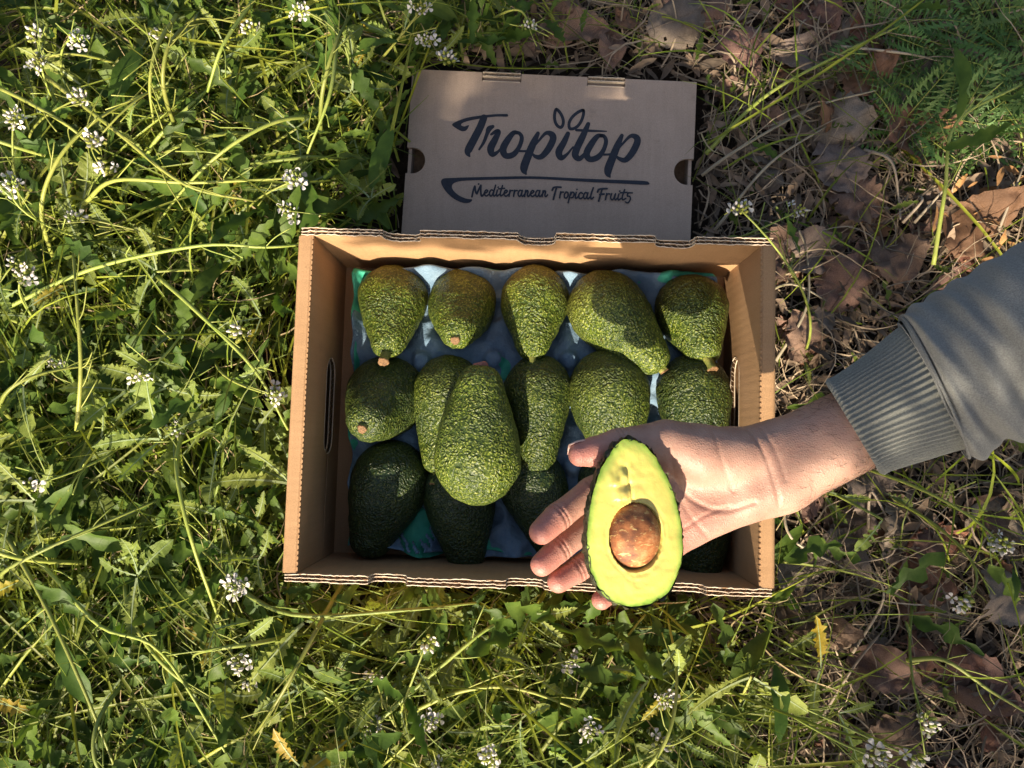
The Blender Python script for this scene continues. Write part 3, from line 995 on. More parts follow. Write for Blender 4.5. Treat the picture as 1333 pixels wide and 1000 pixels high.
# one smoothing pass
acc, num = np.zeros_like(HV), np.zeros(len(HV))
for a, b in ((0, 1), (1, 2), (2, 3), (3, 0)):
    np.add.at(acc, HF[:, a], HV[HF[:, b]]); np.add.at(num, HF[:, a], 1)
HV = HV * .4 + .6 * acc / num[:, None]


def groove(poly, depth, wid, z=.217):
    pl = catmull([P(x, y, z) for x, y in poly], 45)[:, :2]
    dmin = np.full(len(HV), 9.0)
    for p in pl: dmin = np.minimum(dmin, np.hypot(HV[:, 0] - p[0], HV[:, 1] - p[1]))
    up_ = np.clip(nrm[:, 2], 0, 1)
    return (-depth * np.exp(-(dmin / wid) ** 2) * up_)[:, None] * nrm


disp = groove([(868, 596), (884, 632), (910, 656), (945, 666), (982, 655)], .0011, .0017)
disp = disp + groove([(884, 640), (900, 672), (928, 704)], .0006, .0014)
disp = disp + groove([(893, 690), (920, 672), (950, 660)], .0007, .0013)
disp = disp + groove([(975, 556), (992, 590), (1010, 640), (1016, 660)], .0010, .0014)
disp = disp + groove([(990, 552), (1006, 585), (1020, 625)], .0007, .0013)
disp = disp + groove([(925, 560), (935, 600), (955, 640)], .0005, .0016)
for nm, ch in fingers.items():
    ks = range(1, len(ch) - 1) if nm != 'thumb' else (2,)
    for k in ks:
        J, tdir = np.array(ch[k][0]), np.array(ch[k + 1][0]) - np.array(ch[k - 1][0])
        tdir /= np.linalg.norm(tdir)
        r = HV - J
        for sh in (-.0012, .0014):
            gk = np.exp(-(((r @ tdir) - sh) / .0008) ** 2) * (np.linalg.norm(r, axis=1) < ch[k][1] * 1.35) * np.clip(nrm[:, 2] + .3, 0, 1)
            disp = disp - .0009 * gk[:, None] * nrm
HV = HV + disp
# blood showing through: fingertips, heel and ball of the thumb a little redder (skin colour, not light)
tips = np.array([ch[-1][0] for ch in fingers.values()])
red = np.zeros(len(HV))
for t in tips: red = np.maximum(red, np.exp(-(np.linalg.norm(HV - t, axis=1) / .020) ** 2))
red = np.maximum(red, .55 * np.exp(-(np.linalg.norm(HV[:, :2] - np.array(P(905, 700, .21))[:2], axis=1) / .022) ** 2))
armd = (HV[:, 0] - P(1000, 600, .2).x) / .05
pale = np.clip(armd, 0, 1)


def skin_mat():
    m, nt, bs = new_mat('skin')
    co = objco(nt)
    at = N(nt, 'ShaderNodeAttribute', attribute_name='tint')
    sx = N(nt, 'ShaderNodeSeparateColor')
    nt.links.new(at.outputs['Color'], sx.inputs[0])
    f = noise(nt, co, 60, 5)
    base = ramp(nt, f, [(0.3, (0.320, 0.175, 0.128)), (0.7, (0.430, 0.262, 0.196))])
    base = mixc(nt, sx.outputs[1], base, (0.39, 0.232, 0.168))
    base = mixc(nt, sx.outputs[0], base, (0.44, 0.150, 0.122))
    sp = noise(nt, co, 330, 3)
    base = mixc(nt, ramp(nt, sp, [(0.60, (0, 0, 0)), (0.75, (.4, .4, .4))]), base, (0.40, 0.15, 0.10))
    nt.links.new(base, bs.inputs['Base Color'])
    bs.inputs['Subsurface Weight'].default_value = 0.22
    bs.inputs['Subsurface Radius'].default_value = (1.0, 0.35, 0.2)
    bs.inputs['Subsurface Scale'].default_value = 0.004
    bs.inputs['Roughness'].default_value = 0.48
    bs.inputs['Specular IOR Level'].default_value = 0.4
    vo = N(nt, 'ShaderNodeTexVoronoi', feature='DISTANCE_TO_EDGE')
    vo.inputs['Scale'].default_value = 620
    nt.links.new(co, vo.inputs['Vector'])
    ad = N(nt, 'ShaderNodeMath', operation='ADD')
    nt.links.new(vo.outputs['Distance'], ad.inputs[0])
    nt.links.new(noise(nt, co, 240, 4), ad.inputs[1])
    bump(nt, bs, ad.outputs[0], 0.35, 0.0010)
    return m


M_skin = skin_mat()
mb = MB()
mb.add(HV, HF.tolist())
mb.t[0] = np.stack([red * .8, pale, red * 0], 1)
person = mb.build('person', M_skin, None, loc=P(1010, 605, .2))
tag(person, 'person reaching in with grey sweater sleeve, open palm holding a halved avocado', 'person')
M_nail = simple('nail', (0.62, 0.40, 0.33), (0.70, 0.48, 0.40), 200, 0.3)
m = MB()                                                            # thumb nail on the far side of the thumb tip
tp, td = np.array(fingers['thumb'][-1][0]), np.array(fingers['thumb'][-1][0]) - np.array(fingers['thumb'][-2][0])
td /= np.linalg.norm(td)
sd_ = np.cross(td, [0, 0, 1.0]); sd_ /= np.linalg.norm(sd_)
sd_ = -sd_ if sd_[1] < 0 else sd_
out_ = sd_ * .85 + np.array([0, 0, -.53]); wv = np.cross(td, out_)
v = []
for i in range(6):
    for j in range(6):
        a = (j / 5 - .5) * 1.7
        ln = -.007 + .0135 * i / 5
        r = .0091 - .0012 * max(0, i - 3) / 2
        v.append(tp + td * ln + (out_ * math.cos(a) + wv * math.sin(a)) * r)
m.add(v, [(i * 6 + j, i * 6 + j + 1, (i + 1) * 6 + j + 1, (i + 1) * 6 + j) for i in range(5) for j in range(5)])
o = m.build('thumb_nail', M_nail, person)
o.modifiers.new('t', 'SOLIDIFY').thickness = .0006

# fine hairs on the forearm
m = MB()
sel = np.where((HV[:, 0] > P(1030, 600, .2).x) & (nrm[:, 2] > .1) & (HV[:, 0] < P(1140, 560, .2).x))[0]
for i in rng.choice(sel, min(420, len(sel)), replace=False):
    p, nn_ = HV[i], nrm[i]
    if nn_[2] > .75 and rng.random() < .72: continue
    t = np.array([-.8, .3, 0]) + rng.normal(0, .35, 3)
    t = t - nn_ * (t @ nn_)
    t /= np.linalg.norm(t)
    ln = rng.uniform(.004, .010)
    m.tube([p, p + t * ln * .5 + nn_ * .0011, p + t * ln + nn_ * .0009], [.00009, .00007, .00003], 3, cap=False)
M_hair = simple('hair', (0.05, 0.03, 0.02), (0.09, 0.055, 0.035), 50, .6)
tag(m.build('arm_hair', M_hair, person), kind='stuff')


# ------------------------------------------------------------------ sweater sleeve and ribbed cuff
def fabric(name, c1, c2, ribs=False):
    m, nt, bs = new_mat(name)
    co = objco(nt)
    f = noise(nt, co, 30, 5)
    c = ramp(nt, f, [(0.3, c1), (0.7, c2)])
    g_ = noise(nt, co, 1100, 2)
    c = mixc(nt, 0.45, c, ramp(nt, g_, [(0.3, tuple(.55 * x for x in c1)), (0.7, tuple(1.35 * x for x in c2))]))
    nt.links.new(c, bs.inputs['Base Color'])
    bs.inputs['Roughness'].default_value = 0.95
    bs.inputs['Specular IOR Level'].default_value = 0.1
    bs.inputs['Sheen Weight'].default_value = 0.25
    bump(nt, bs, g_, 0.5, 0.0008)
    return m


M_fab = fabric('sweater_fabric', (0.155, 0.157, 0.146), (0.212, 0.214, 0.200))
M_ribf = fabric('ribbed_fabric', (0.165, 0.170, 0.150), (0.215, 0.220, 0.196))


def tube_shell(stations, nseg, fnr):
    """rings across: each station = centre, half width across the arm, half height; fnr(i_frac, angle) adds to the radius"""
    c = np.array([s[0] for s in stations]); aw = np.array([s[1] for s in stations]); bh = np.array([s[2] for s in stations])
    tg = np.gradient(c, axis=0); tg /= np.linalg.norm(tg, axis=1)[:, None]
    side = np.cross(tg, [0, 0, 1.0]); side /= np.linalg.norm(side, axis=1)[:, None]
    upv = np.cross(side, tg)
    th = np.arange(nseg) * 2 * math.pi / nseg
    u = np.linspace(0, 1, len(c))
    R = fnr(u[:, None], th[None, :])
    ct = np.sign(np.cos(th)) * abs(np.cos(th)) ** .92
    st = np.sign(np.sin(th)) * abs(np.sin(th)) ** .92
    v = c[:, None, :] + side[:, None, :] * ((aw[:, None] + R) * ct)[..., None] + upv[:, None, :] * ((bh[:, None] + R) * st)[..., None]
    n, k = len(c), nseg
    f = [(i * k + j, i * k + (j + 1) % k, (i + 1) * k + (j + 1) % k, (i + 1) * k + j) for i in range(n - 1) for j in range(k)]
    return v, f


def interp_st(keys, m):
    ks = np.array([k[0] for k in keys])
    A = catmull(np.array([[*k[1], k[2], k[3]] for k in keys]), 16)
    t = np.linspace(0, len(A) - 1, m)
    B_ = np.stack([np.interp(t, np.arange(len(A)), A[:, j]) for j in range(5)], 1)
    return [(b[:3], b[3], b[4]) for b in B_]


cuff_keys = [(0, Q(1109, 556, .211), .0338, .0268), (.33, Q(1148, 537, .218), .0366, .0290), (.66, Q(1187, 519, .225), .0400, .0318), (1, Q(1226, 500, .232), .0436, .0338)]
st_ = interp_st(cuff_keys, 30)
NR = 66
rib = lambda u, th: .00085 * np.sign(np.cos(NR * th)) * abs(np.cos(NR * th)) ** .6 + .0007 * np.sin(3 * th + 5 * u) - .0009 * (u < .02) + .0011 * np.exp(-((u - .035) / .03) ** 2)
v1, f1 = tube_shell(st_, NR * 6, rib)
m = MB()
m.add(v1.reshape(-1, 3), f1)
k = NR * 6
inn, _ = tube_shell([(s[0], s[1] - .0035, s[2] - .0035) for s in st_[:6]], k, lambda u, th: 0 * u * th)
m.add(inn.reshape(-1, 3), [tuple(reversed(q)) for q in f1[:5 * k]])
m.add(np.vstack([v1[0], inn[0]]), [(j, k + j, k + (j + 1) % k, (j + 1) % k) for j in range(k)])
sl_keys = [(0, Q(1214, 505, .2305), .0470, .0376), (.1, Q(1228, 499, .233), .0497, .0406), (.2, Q(1262, 480, .239), .0512, .0425), (.4, Q(1310, 455, .247), .0520, .0440),
           (.6, Q(1390, 415, .262), .0530, .0450), (.8, Q(1520, 350, .285), .0550, .0470), (.9, Q(1640, 300, .310), .0570, .0500),
           (.95, tuple(P(1660, 300, .31) + Vector((.03, -.05, .06))), .0600, .0540), (1, tuple(P(1660, 300, .31) + Vector((.06, -.13, .20))), .0640, .0580)]
ss = interp_st(sl_keys, 120)


def folds(u, th):
    a = 1.0 - np.clip(u / .75, 0, 1) * .5
    w = .0030 * np.sin(46 * u + 2.2 * np.cos(th - .6) + 1.0) * np.clip(np.cos(th - 1.2) * .7 + .45, 0, 1)
    w += .0024 * np.sin(30 * u - 2.6 * np.cos(th + .9)) * np.clip(np.sin(th) * .8 + .2, 0, 1)
    w += .0014 * np.sin(84 * u + 3 * th)
    return w * a * np.clip(u / .06, 0, 1)


vs, fs = tube_shell(ss, 120, folds)
ms = MB()
nz_ = vnoise(vs, 30)[..., None]
ms.add((vs + .0016 * nz_).reshape(-1, 3), fs)
kk = 120
v0c, _ = tube_shell([(s[0], s[1] - .006, s[2] - .006) for s in ss[:2]], kk, lambda u, th: 0 * u * th)
ms.add(np.vstack([vs[0], v0c[0]]), [(j, kk + j, kk + (j + 1) % kk, (j + 1) % kk) for j in range(kk)])
ms.add(vs[-1], [tuple(range(kk))])
sleeve = ms.build('sweater_sleeve', M_fab, person)
m.build('ribbed_cuff', M_ribf, sleeve)
m = MB()                                                            # flat seam ridge where cuff and sleeve are sewn
ring_, _ = tube_shell([(ss[3][0], ss[3][1] + .0008, ss[3][2] + .0008), (ss[4][0], ss[4][1] + .0008, ss[4][2] + .0008), (ss[5][0], ss[5][1], ss[5][2])], 120, lambda u, th: 0 * u * th)
for off in (0, 1):
    rr = ring_[off]
    m.tube(np.vstack([rr, rr[:1]]), .00075, 5, cap=False)
# lengthwise seam along the little finger side of the cuff
ii = int(k * .955)
m.tube([v1[i, ii] * 1.0 + np.array([0, 0, .0006]) for i in range(1, 30)], .0007, 5)
m.build('seam', M_fab, sleeve)

# ------------------------------------------------------------------ the halved avocado on the palm
fc, ft = P(827, 681, .2505), P(820, 572, .253)
ax_ = (ft - fc).normalized()                                           # towards the stem end
tilt = math.radians(17)
perp = ax_.cross(Vector((0, 0, 1))).normalized()                       # to the right in the photo
nf = (Vector((0, 0, 1)) * math.cos(tilt) + perp * math.sin(tilt)).normalized()
nf = (nf - ax_ * nf.dot(ax_)).normalized()
perp = ax_.cross(nf).normalized()
half = empty('halved_avocado', fc, 'ripe avocado half with its stone still in, held on the open palm', 'avocado')
AL = (ft - fc).length * .975


def outline(t):
    """half outline of the cut face, t = angle from the stem end; along ax (u) and across (w)"""
    s = (1 - math.cos(t)) / 2
    u = AL * (math.cos(t) * 1.0 - .015) + .0022 * math.exp(-(t / .3) ** 2)
    w = .0350 * (math.sin(t) ** .80) * (1 - .33 * (1 - s) ** 1.6) * (1 + .05 * math.sin(t) * (s > .5) * (s - .5))
    return u, w


NT, NRD = 140, 56
seed_c, seed_a, seed_b = -.0085, .0206, .0177                          # along ax, half length, half width


def flesh_h(u, w, e):
    """relief of the cut flesh: slightly domed, sagging to the rim, cavity rim round the stone, torn patch near the neck"""
    d = math.sqrt(((u - seed_c) / (seed_a + .0002)) ** 2 + (w / (seed_b + .0002)) ** 2)
    h = .0012 * (1 - e) - .0012 * e ** 6
    if d < 1: h -= .016 * math.sqrt(max(0, 1 - d * d)) + .001
    h -= .0003 * math.exp(-((d - 1.12) / .07) ** 2)
    if u > .012:
        n_ = vnoise(np.array([u, w, .3]), 170) + .6 * vnoise(np.array([u, w, .9]), 300)
        k_ = math.exp(-((w + .004 + .25 * (u - .02)) / .007) ** 2) * min(1, (u - .012) / .01) * math.exp(-((u - .026) / .014) ** 2)
        h += .0019 * n_ * k_
    if .010 < u < .038: h -= .0015 * math.exp(-((w + .0015 + .12 * (u - .02)) / .0009) ** 2) * math.sin(math.pi * (u - .010) / .028)
    if .015 < u < .030: h += .0026 * (1 - (u - .015) / .015) * math.exp(-((w + .0085) / .0045) ** 4)
    if .024 < u < .038: h += .0016 * (1 - (u - .024) / .014) * math.exp(-((w + .013) / .0035) ** 4)
    h += 0
    h += .00025 * float(vnoise(np.array([u, w, 0]), 110)) + .0002 * float(vnoise(np.array([u, w, 0]), 300))
    if u < -.026: h += .0005 * float(vnoise(np.array([u, w, 0]), 420)) * math.exp(-((w + .002) / .008) ** 2)
    return h


m = MB()
v, tn = [], []
uc = seed_c
for i in range(NRD + 1):
    r = i / NRD
    for j in range(NT):
        t = j * 2 * math.pi / NT
        tt = t if t <= math.pi else 2 * math.pi - t
        u, w = outline(tt)
        w = w if t <= math.pi else -w
        jag = 1 + (.010 * float(vnoise(np.array([u, w, 2]), 260)) if i == NRD else 0)
        U, Wd = uc + (u - uc) * r * jag, w * r * jag
        h = flesh_h(U, Wd, r)
        v.append(np.array(fc + ax_ * U + perp * Wd + nf * h))
        tn.append((r * .9, 0, 0))
f = [(i * NT + j, i * NT + (j + 1) % NT, (i + 1) * NT + (j + 1) % NT, (i + 1) * NT + j) for i in range(NRD) for j in range(NT)]
m.add(v, [tuple(reversed(q)) for q in f])
m.t[0] = np.array(tn)


def flesh_mat():
    m, nt, bs = new_mat('avocado_flesh')
    co = objco(nt)
    at = N(nt, 'ShaderNodeAttribute', attribute_name='tint')
    sx = N(nt, 'ShaderNodeSeparateColor')
    nt.links.new(at.outputs['Color'], sx.inputs[0])
    ad = N(nt, 'ShaderNodeMath', operation='MULTIPLY_ADD')
    nt.links.new(noise(nt, co, 90, 4), ad.inputs[0])
    ad.inputs[1].default_value = 0.22
    nt.links.new(sx.outputs[0], ad.inputs[2])
    c = ramp(nt, ad.outputs[0], [(0.55, (0.66, 0.53, 0.14)), (0.85, (0.58, 0.53, 0.12)), (1.0, (0.37, 0.46, 0.085)), (1.09, (0.19, 0.31, 0.035)), (1.14, (0.11, 0.18, 0.02))])
    for e in nt.nodes:
        pass
    bl = noise(nt, objco(nt, (1, 1, 1)), 300, 4)
    c = mixc(nt, ramp(nt, bl, [(0.62, (0, 0, 0)), (0.72, (.4, .4, .4))]), c, (0.42, 0.34, 0.10))
    nt.links.new(c, bs.inputs['Base Color'])
    bs.inputs['Roughness'].default_value = 0.42
    bs.inputs['Subsurface Weight'].default_value = 0.2
    bs.inputs['Subsurface Scale'].default_value = 0.003
    bump(nt, bs, noise(nt, co, 220, 5), 0.30, 0.001)
    return m


M_flesh = flesh_mat()
for nd_ in M_flesh.node_tree.nodes:
    if nd_.type == 'VALTORGB' and len(nd_.color_ramp.elements) == 5:
        for e_, p_ in zip(nd_.color_ramp.elements, (0.52, 0.84, 0.925, 0.972, 0.995)): e_.position = p_
    if nd_.type == 'MATH' and nd_.operation == 'MULTIPLY_ADD':
        nd_.inputs[1].default_value = 0.16
        nd_.inputs[2].default_value = 0
m.build('flesh', M_flesh, half)
# skin: the shell below the cut, bulging slightly beyond it
m = MB()
v = []
NS = 18
for i in range(NS + 1):
    a = i / NS * math.pi / 2
    for j in range(NT):
        t = j * 2 * math.pi / NT
        tt = t if t <= math.pi else 2 * math.pi - t
        u, w = outline(tt)
        w = w if t <= math.pi else -w
        k_ = math.cos(a) * (1.010 + .05 * math.sin(2 * a))
        depth = .0285 * math.sin(a)
        bmp = .0015 * float(vnoise(np.array([u * k_, w * k_, depth]) + 5, 330)) + .0006 * float(vnoise(np.array([u, w, depth * 1.3]) + 9, 600))
        kk_ = k_ + (bmp / .03 if i < NS else 0)
        v.append(np.array(fc + ax_ * (uc + (u - uc) * kk_) + perp * (w * kk_) - nf * (depth + (.0006 if i == 0 else 0))))
m.add(v, [(i * NT + j, i * NT + (j + 1) % NT, (i + 1) * NT + (j + 1) % NT, (i + 1) * NT + j) for i in range(NS) for j in range(NT)])
# lip between skin edge and flesh edge
M_shell = simple('avocado_dark_skin', (0.012, 0.012, 0.008), (0.060, 0.055, 0.022), 380, 0.5, (520, 0.8, 0.0015), 0.5)
m.build('skin', M_shell, half)
m = MB()                                                                # stone
nu, nv = 48, 30
v = []
for i in range(nv):
    th = math.pi * i / (nv - 1)
    for j in range(nu):
        ph = 2 * math.pi * j / nu
        x, y, z = math.sin(th) * math.cos(ph), math.sin(th) * math.sin(ph), math.cos(th)
        p = fc + ax_ * (seed_c + x * seed_a * (1 + .05 * x)) + perp * (y * seed_b) + nf * (z * .0150 - .0055)
        p = p + nf * (.0004 * float(vnoise(np.array([x, y, z]) + 2, 2.5)))
        v.append(np.array(p))
m.add(v, [(i * nu + j, i * nu + (j + 1) % nu, (i + 1) * nu + (j + 1) % nu, (i + 1) * nu + j) for i in range(nv - 1) for j in range(nu)])
M_seed, nt, bs = new_mat('avocado_stone')
co = objco(nt)
f_ = noise(nt, co, 75, 6, .65)
c_ = ramp(nt, f_, [(0.34, (0.09, 0.030, 0.012)), (0.46, (0.23, 0.075, 0.022)), (0.56, (0.40, 0.145, 0.045)), (0.68, (0.55, 0.30, 0.13))])
fl = noise(nt, objco(nt, (1, 2.2, 1)), 210, 5, .7)
c_ = mixc(nt, ramp(nt, fl, [(0.57, (0, 0, 0)), (0.64, (.85, .85, .85))]), c_, (0.60, 0.42, 0.16))
nt.links.new(c_, bs.inputs['Base Color'])
bs.inputs['Roughness'].default_value = 0.62
bump(nt, bs, fl, 0.4, 0.0012)
m.build('stone', M_seed, half)

# ------------------------------------------------------------------ vegetation helpers
u_l = np.array(exl)[:2]; v_l = np.array(eyl)[:2]; o_l = np.array(O)[:2]


def inside(p):
    """points that would stand inside the box or the carton"""
    p = np.asarray(p)
    a = (abs(p[..., 0]) < W / 2 + .004) & (abs(p[..., 1]) < L / 2 + .004) & (p[..., 2] < H + .008)
    d = p[..., :2] - o_l
    uu, vv = d @ u_l, d @ v_l
    b = (uu > -.003) & (uu < Wl + .003) & (vv > -.02) & (vv < Dl + .003) & (p[..., 2] < ZL + .004)
    return a | b


def over_box(p):
    """points hanging over the box, the carton's print or the arm, as seen from above"""
    p = np.asarray(p)
    a = (abs(p[..., 0]) < W / 2 + .000) & (abs(p[..., 1]) < L / 2 + .000)
    d = p[..., :2] - o_l
    uu, vv = d @ u_l, d @ v_l
    b = (uu > .006) & (uu < Wl - .004) & (vv > .0) & (vv < Dl - .006)
    return a | b


def lush(x, y):
    """how green the ground is: 1 = thick weeds, 0 = litter and straw"""
    a = 1 / (1 + np.exp((x + .07 + .12 * (y < -.1) * -1.9) / .045))
    return np.clip(a + .012, 0, 1)


def ribbons(n, base, head, pitch0, pitch1, length, width, kappa, K=7, zb=0.0, wob=.0):
    s = np.linspace(0, 1, K)
    ds = length[:, None] / (K - 1)
    ph = pitch0[:, None] + (pitch1 - pitch0)[:, None] * s[None]
    th = head[:, None] + kappa[:, None] * (s[None] - .2)
    if wob > 0:
        th = th + np.cumsum(rng.normal(0, wob, (n, K)), 1)
        ph = ph + np.cumsum(rng.normal(0, wob * .5, (n, K)), 1)
    dx, dy, dz = np.cos(ph) * np.cos(th) * ds, np.cos(ph) * np.sin(th) * ds, np.sin(ph) * ds
    p = np.stack([base[:, 0, None] + np.cumsum(dx, 1), base[:, 1, None] + np.cumsum(dy, 1), zb + np.cumsum(dz, 1)], -1)
    p[..., 2] = np.maximum(p[..., 2], .001 + rng.random((n, 1)) * .006)
    ok = ~inside(p).any(1)
    roll = rng.uniform(-.9, .9, n)
    sx, sy = -np.sin(th), np.cos(th)
    sd = np.stack([sx * np.cos(roll)[:, None], sy * np.cos(roll)[:, None], np.sin(roll)[:, None] * np.ones_like(sx)], -1)
    wd = width[:, None] * np.clip(1.15 - s[None] ** 2.2 * 1.05, .06, 1) * .5
    return p, sd * wd[..., None], ok


def strip_mesh(name, mats, sets, kind='stuff', label=None, thick=False):
    """sets: list of (points, side vectors, ok mask, tint per blade)"""
    V, F, Tn, k0 = [], [], [], 0
    for p, sd, ok, tint in sets:
        p, sd, tint = p[ok], sd[ok], tint[ok]
        n, K = p.shape[:2]
        mid = p + np.array([0, 0, -.0]) 
        # shallow keel so that a blade has a body and catches the light on two faces
        up_ = np.zeros_like(p); up_[..., 2] = np.linalg.norm(sd, axis=-1) * .55
        v = np.stack([p - sd, mid - up_, p + sd], 2).reshape(-1, 3)
        i = np.arange(n)[:, None] * K * 3 + np.arange(K - 1)[None] * 3
        i = i.reshape(-1) + k0
        F.append(np.stack([i, i + 1, i + 4, i + 3], 1)); F.append(np.stack([i + 1, i + 2, i + 5, i + 4], 1))
        V.append(v); Tn.append(np.repeat(tint, K * 3, 0)); k0 += len(v)
    V, F, Tn = np.concatenate(V), np.concatenate(F), np.concatenate(Tn)
    me = bpy.data.meshes.new(name)
    me.vertices.add(len(V)); me.vertices.foreach_set('co', V.astype(np.float32).ravel())
    me.loops.add(F.size); me.loops.foreach_set('vertex_index', F.astype(np.int32).ravel())
    me.polygons.add(len(F)); me.polygons.foreach_set('loop_start', np.arange(0, F.size, 4, dtype=np.int32))
    me.polygons.foreach_set('use_smooth', np.ones(len(F), dtype=bool))
    me.materials.append(mats)
    me.update(calc_edges=True)
    ca = me.color_attributes.new('tint', 'FLOAT_COLOR', 'POINT')
    ca.data.foreach_set('color', np.concatenate([Tn, np.ones((len(Tn), 1))], 1).astype(np.float32).ravel())
    o = bpy.data.objects.new(name, me)
    COL.objects.link(o)
    return tag(o, label, kind=kind)


def scatter(n, dens, x=(-.56, .56), y=(-.44, .44)):
    pts = np.stack([rng.uniform(*x, n * 3), rng.uniform(*y, n * 3)], 1)
    keep = rng.random(len(pts)) < dens(pts[:, 0], pts[:, 1])
    return pts[keep][:n]


def leaf_geo(kind, var, st=27):
    """a leaf of length 1 along +x: returns vertices, faces, material index (0 blade, 1 midrib)"""
    r_ = np.random.default_rng(100 * var + len(kind))
    s = np.linspace(0, 1, st)
    if kind == 'rocket':            # toothed, broad near the tip, narrow stalk
        env = .118 * np.clip(np.sin(np.pi * s ** 1.25), 0, 1) ** .8 * (s > .12) + .012
        teeth = np.where(np.arange(st) % 2 == 0, 1.0, r_.uniform(.42, .70, st))
        wl_, wr_ = env * teeth * r_.uniform(.85, 1.15, st), env * np.roll(teeth, 0) * r_.uniform(.85, 1.15, st)
    elif kind == 'lobed':           # deeply cut lobes and a larger end lobe
        env = .150 * np.clip(np.sin(np.pi * np.clip(s, 0, 1) ** 1.5), 0, 1) ** .7 + .014
        cut = np.array([1, .95, .30, .22][:4])
        teeth = np.where(s > .68, r_.uniform(.75, 1.0, st), cut[np.arange(st) % 4])
        wl_, wr_ = env * teeth, env * np.roll(teeth, 1)
    elif kind == 'oval':
        env = .13 * np.sin(np.pi * np.clip(s, 0.02, .985) ** .9) ** .8 + .006
        wl_, wr_ = env * r_.uniform(.92, 1.08, st), env * r_.uniform(.92, 1.08, st)
    wl_[-1] = wr_[-1] = .004
    bend = r_.uniform(-.9, .25)
    curl = r_.uniform(-.5, .5)
    th = np.cumsum(np.full(st, bend / st)); sw = np.cumsum(np.full(st, curl / st))
    dx = 1 / (st - 1)
    c = np.stack([np.cumsum(np.cos(th) * np.cos(sw)) * dx, np.cumsum(np.sin(sw)) * dx, np.cumsum(np.sin(th)) * dx], 1)
    fold = r_.uniform(.15, .6)
    tw = r_.normal(0, .05, st)
    left = c + np.stack([.25 * wl_ * (s < .9), wl_, wl_ * fold + tw * wl_ * 6], 1)
    right = c + np.stack([.25 * wr_ * (s < .9), -wr_, wr_ * fold + np.roll(tw, 2) * wr_ * 6], 1)
    rw = .016 * (1.15 - s)
    rl, rr = c + np.stack([0 * s, rw, .006 + 0 * s], 1), c + np.stack([0 * s, -rw, .006 + 0 * s], 1)
    rl[:, 2] += .008; rr[:, 2] += .008
    v = np.concatenate([left, c, right, rl, rr])
    a = np.arange(st - 1)
    f = np.concatenate([np.stack([a, a + 1, st + a + 1, st + a], 1), np.stack([st + a, st + a + 1, 2 * st + a + 1, 2 * st + a], 1)])
    f2 = np.stack([3 * st + a, 3 * st + a + 1, 4 * st + a + 1, 4 * st + a], 1)
    return v, f, f2, 3 * st


def leaf_mesh(name, kind, var, mats):
    v, f, f2, _ = leaf_geo(kind, var)
    me = bpy.data.meshes.new(name)
    me.from_pydata(v.tolist(), [], np.concatenate([f, f2]).tolist())
    for x in mats: me.materials.append(x)
    me.polygons.foreach_set('material_index', np.r_[np.zeros(len(f), np.int32), np.ones(len(f2), np.int32)])
    me.polygons.foreach_set('use_smooth', np.ones(len(f) + len(f2), dtype=bool))
    me.update()
    return me


# ------------------------------------------------------------------ ground cover that nobody could count
def sets_of(n, dens, hd, p0, p1, ln, wd, kp, K, tint_a, tint_b, wob=0.0, zb=0.0):
    b = scatter(n, dens)
    n = len(b)
    U = lambda a: rng.uniform(a[0], a[1], n)
    p, sd, ok = ribbons(n, b, U(hd), U(p0), U(p1), U(ln), U(wd), U(kp), K, zb, wob)
    ob = over_box(p)
    ok &= ~(ob.sum(1) > 1)
    t = rng.random((n, 1))
    tint = np.array(tint_a) * (1 - t) + np.array(tint_b) * t
    return p, sd, ok, tint * rng.uniform(.50, 1.35, (n, 1))


TAU = (0, 2 * math.pi)
def green(x, y):
    p = np.stack([x, y, 0 * x + .37], -1)
    return lush(x, y) * np.clip(.62 + .95 * vnoise(p, 17) + .5 * vnoise(p, 41), .06, 1)


dry = lambda x, y: 1 - lush(x, y)
tuft = lambda x, y: np.exp(-(((x - .45) / .07) ** 2 + ((y + .075) / .05) ** 2))
strip_mesh('grass', M_grass, [
    sets_of(3300, green, TAU, (.4, 1.2), (-.6, .4), (.07, .17), (.0012, .0026), (-.8, .8), 7, (.75, .9, .6), (1.25, 1.2, 1.0)),
    sets_of(3700, green, TAU, (.1, .8), (-.5, .2), (.06, .20), (.0009, .0019), (-1.4, 1.4), 9, (1.0, 1.1, .8), (1.55, 1.45, 1.0), .07),
    sets_of(520, green, TAU, (.3, .8), (-.5, .1), (.14, .28), (.0020, .0034), (-.7, .7), 11, (1.1, 1.1, .9), (1.6, 1.4, 1.0), .03, .01),
    sets_of(480, dry, TAU, (.2, 1.0), (-.5, .4), (.03, .10), (.0008, .0018), (-1, 1), 7, (.7, .85, .6), (1.3, 1.2, 1.0)),
    sets_of(900, lambda x, y: tuft(x, y), TAU, (.9, 1.5), (-.5, .6), (.07, .14), (.0016, .0030), (-.4, .4), 7, (.9, 1.1, .6), (1.5, 1.5, .8)),
    sets_of(500, lambda x, y: np.exp(-(((x - .22) / .10) ** 2 + ((y - .30) / .09) ** 2)), TAU, (.4, 1.2), (-.6, .3), (.05, .13), (.0010, .0022), (-1, 1), 8, (.7, .95, .7), (1.1, 1.15, .8)),
], label='thin green grass blades growing between the weeds')
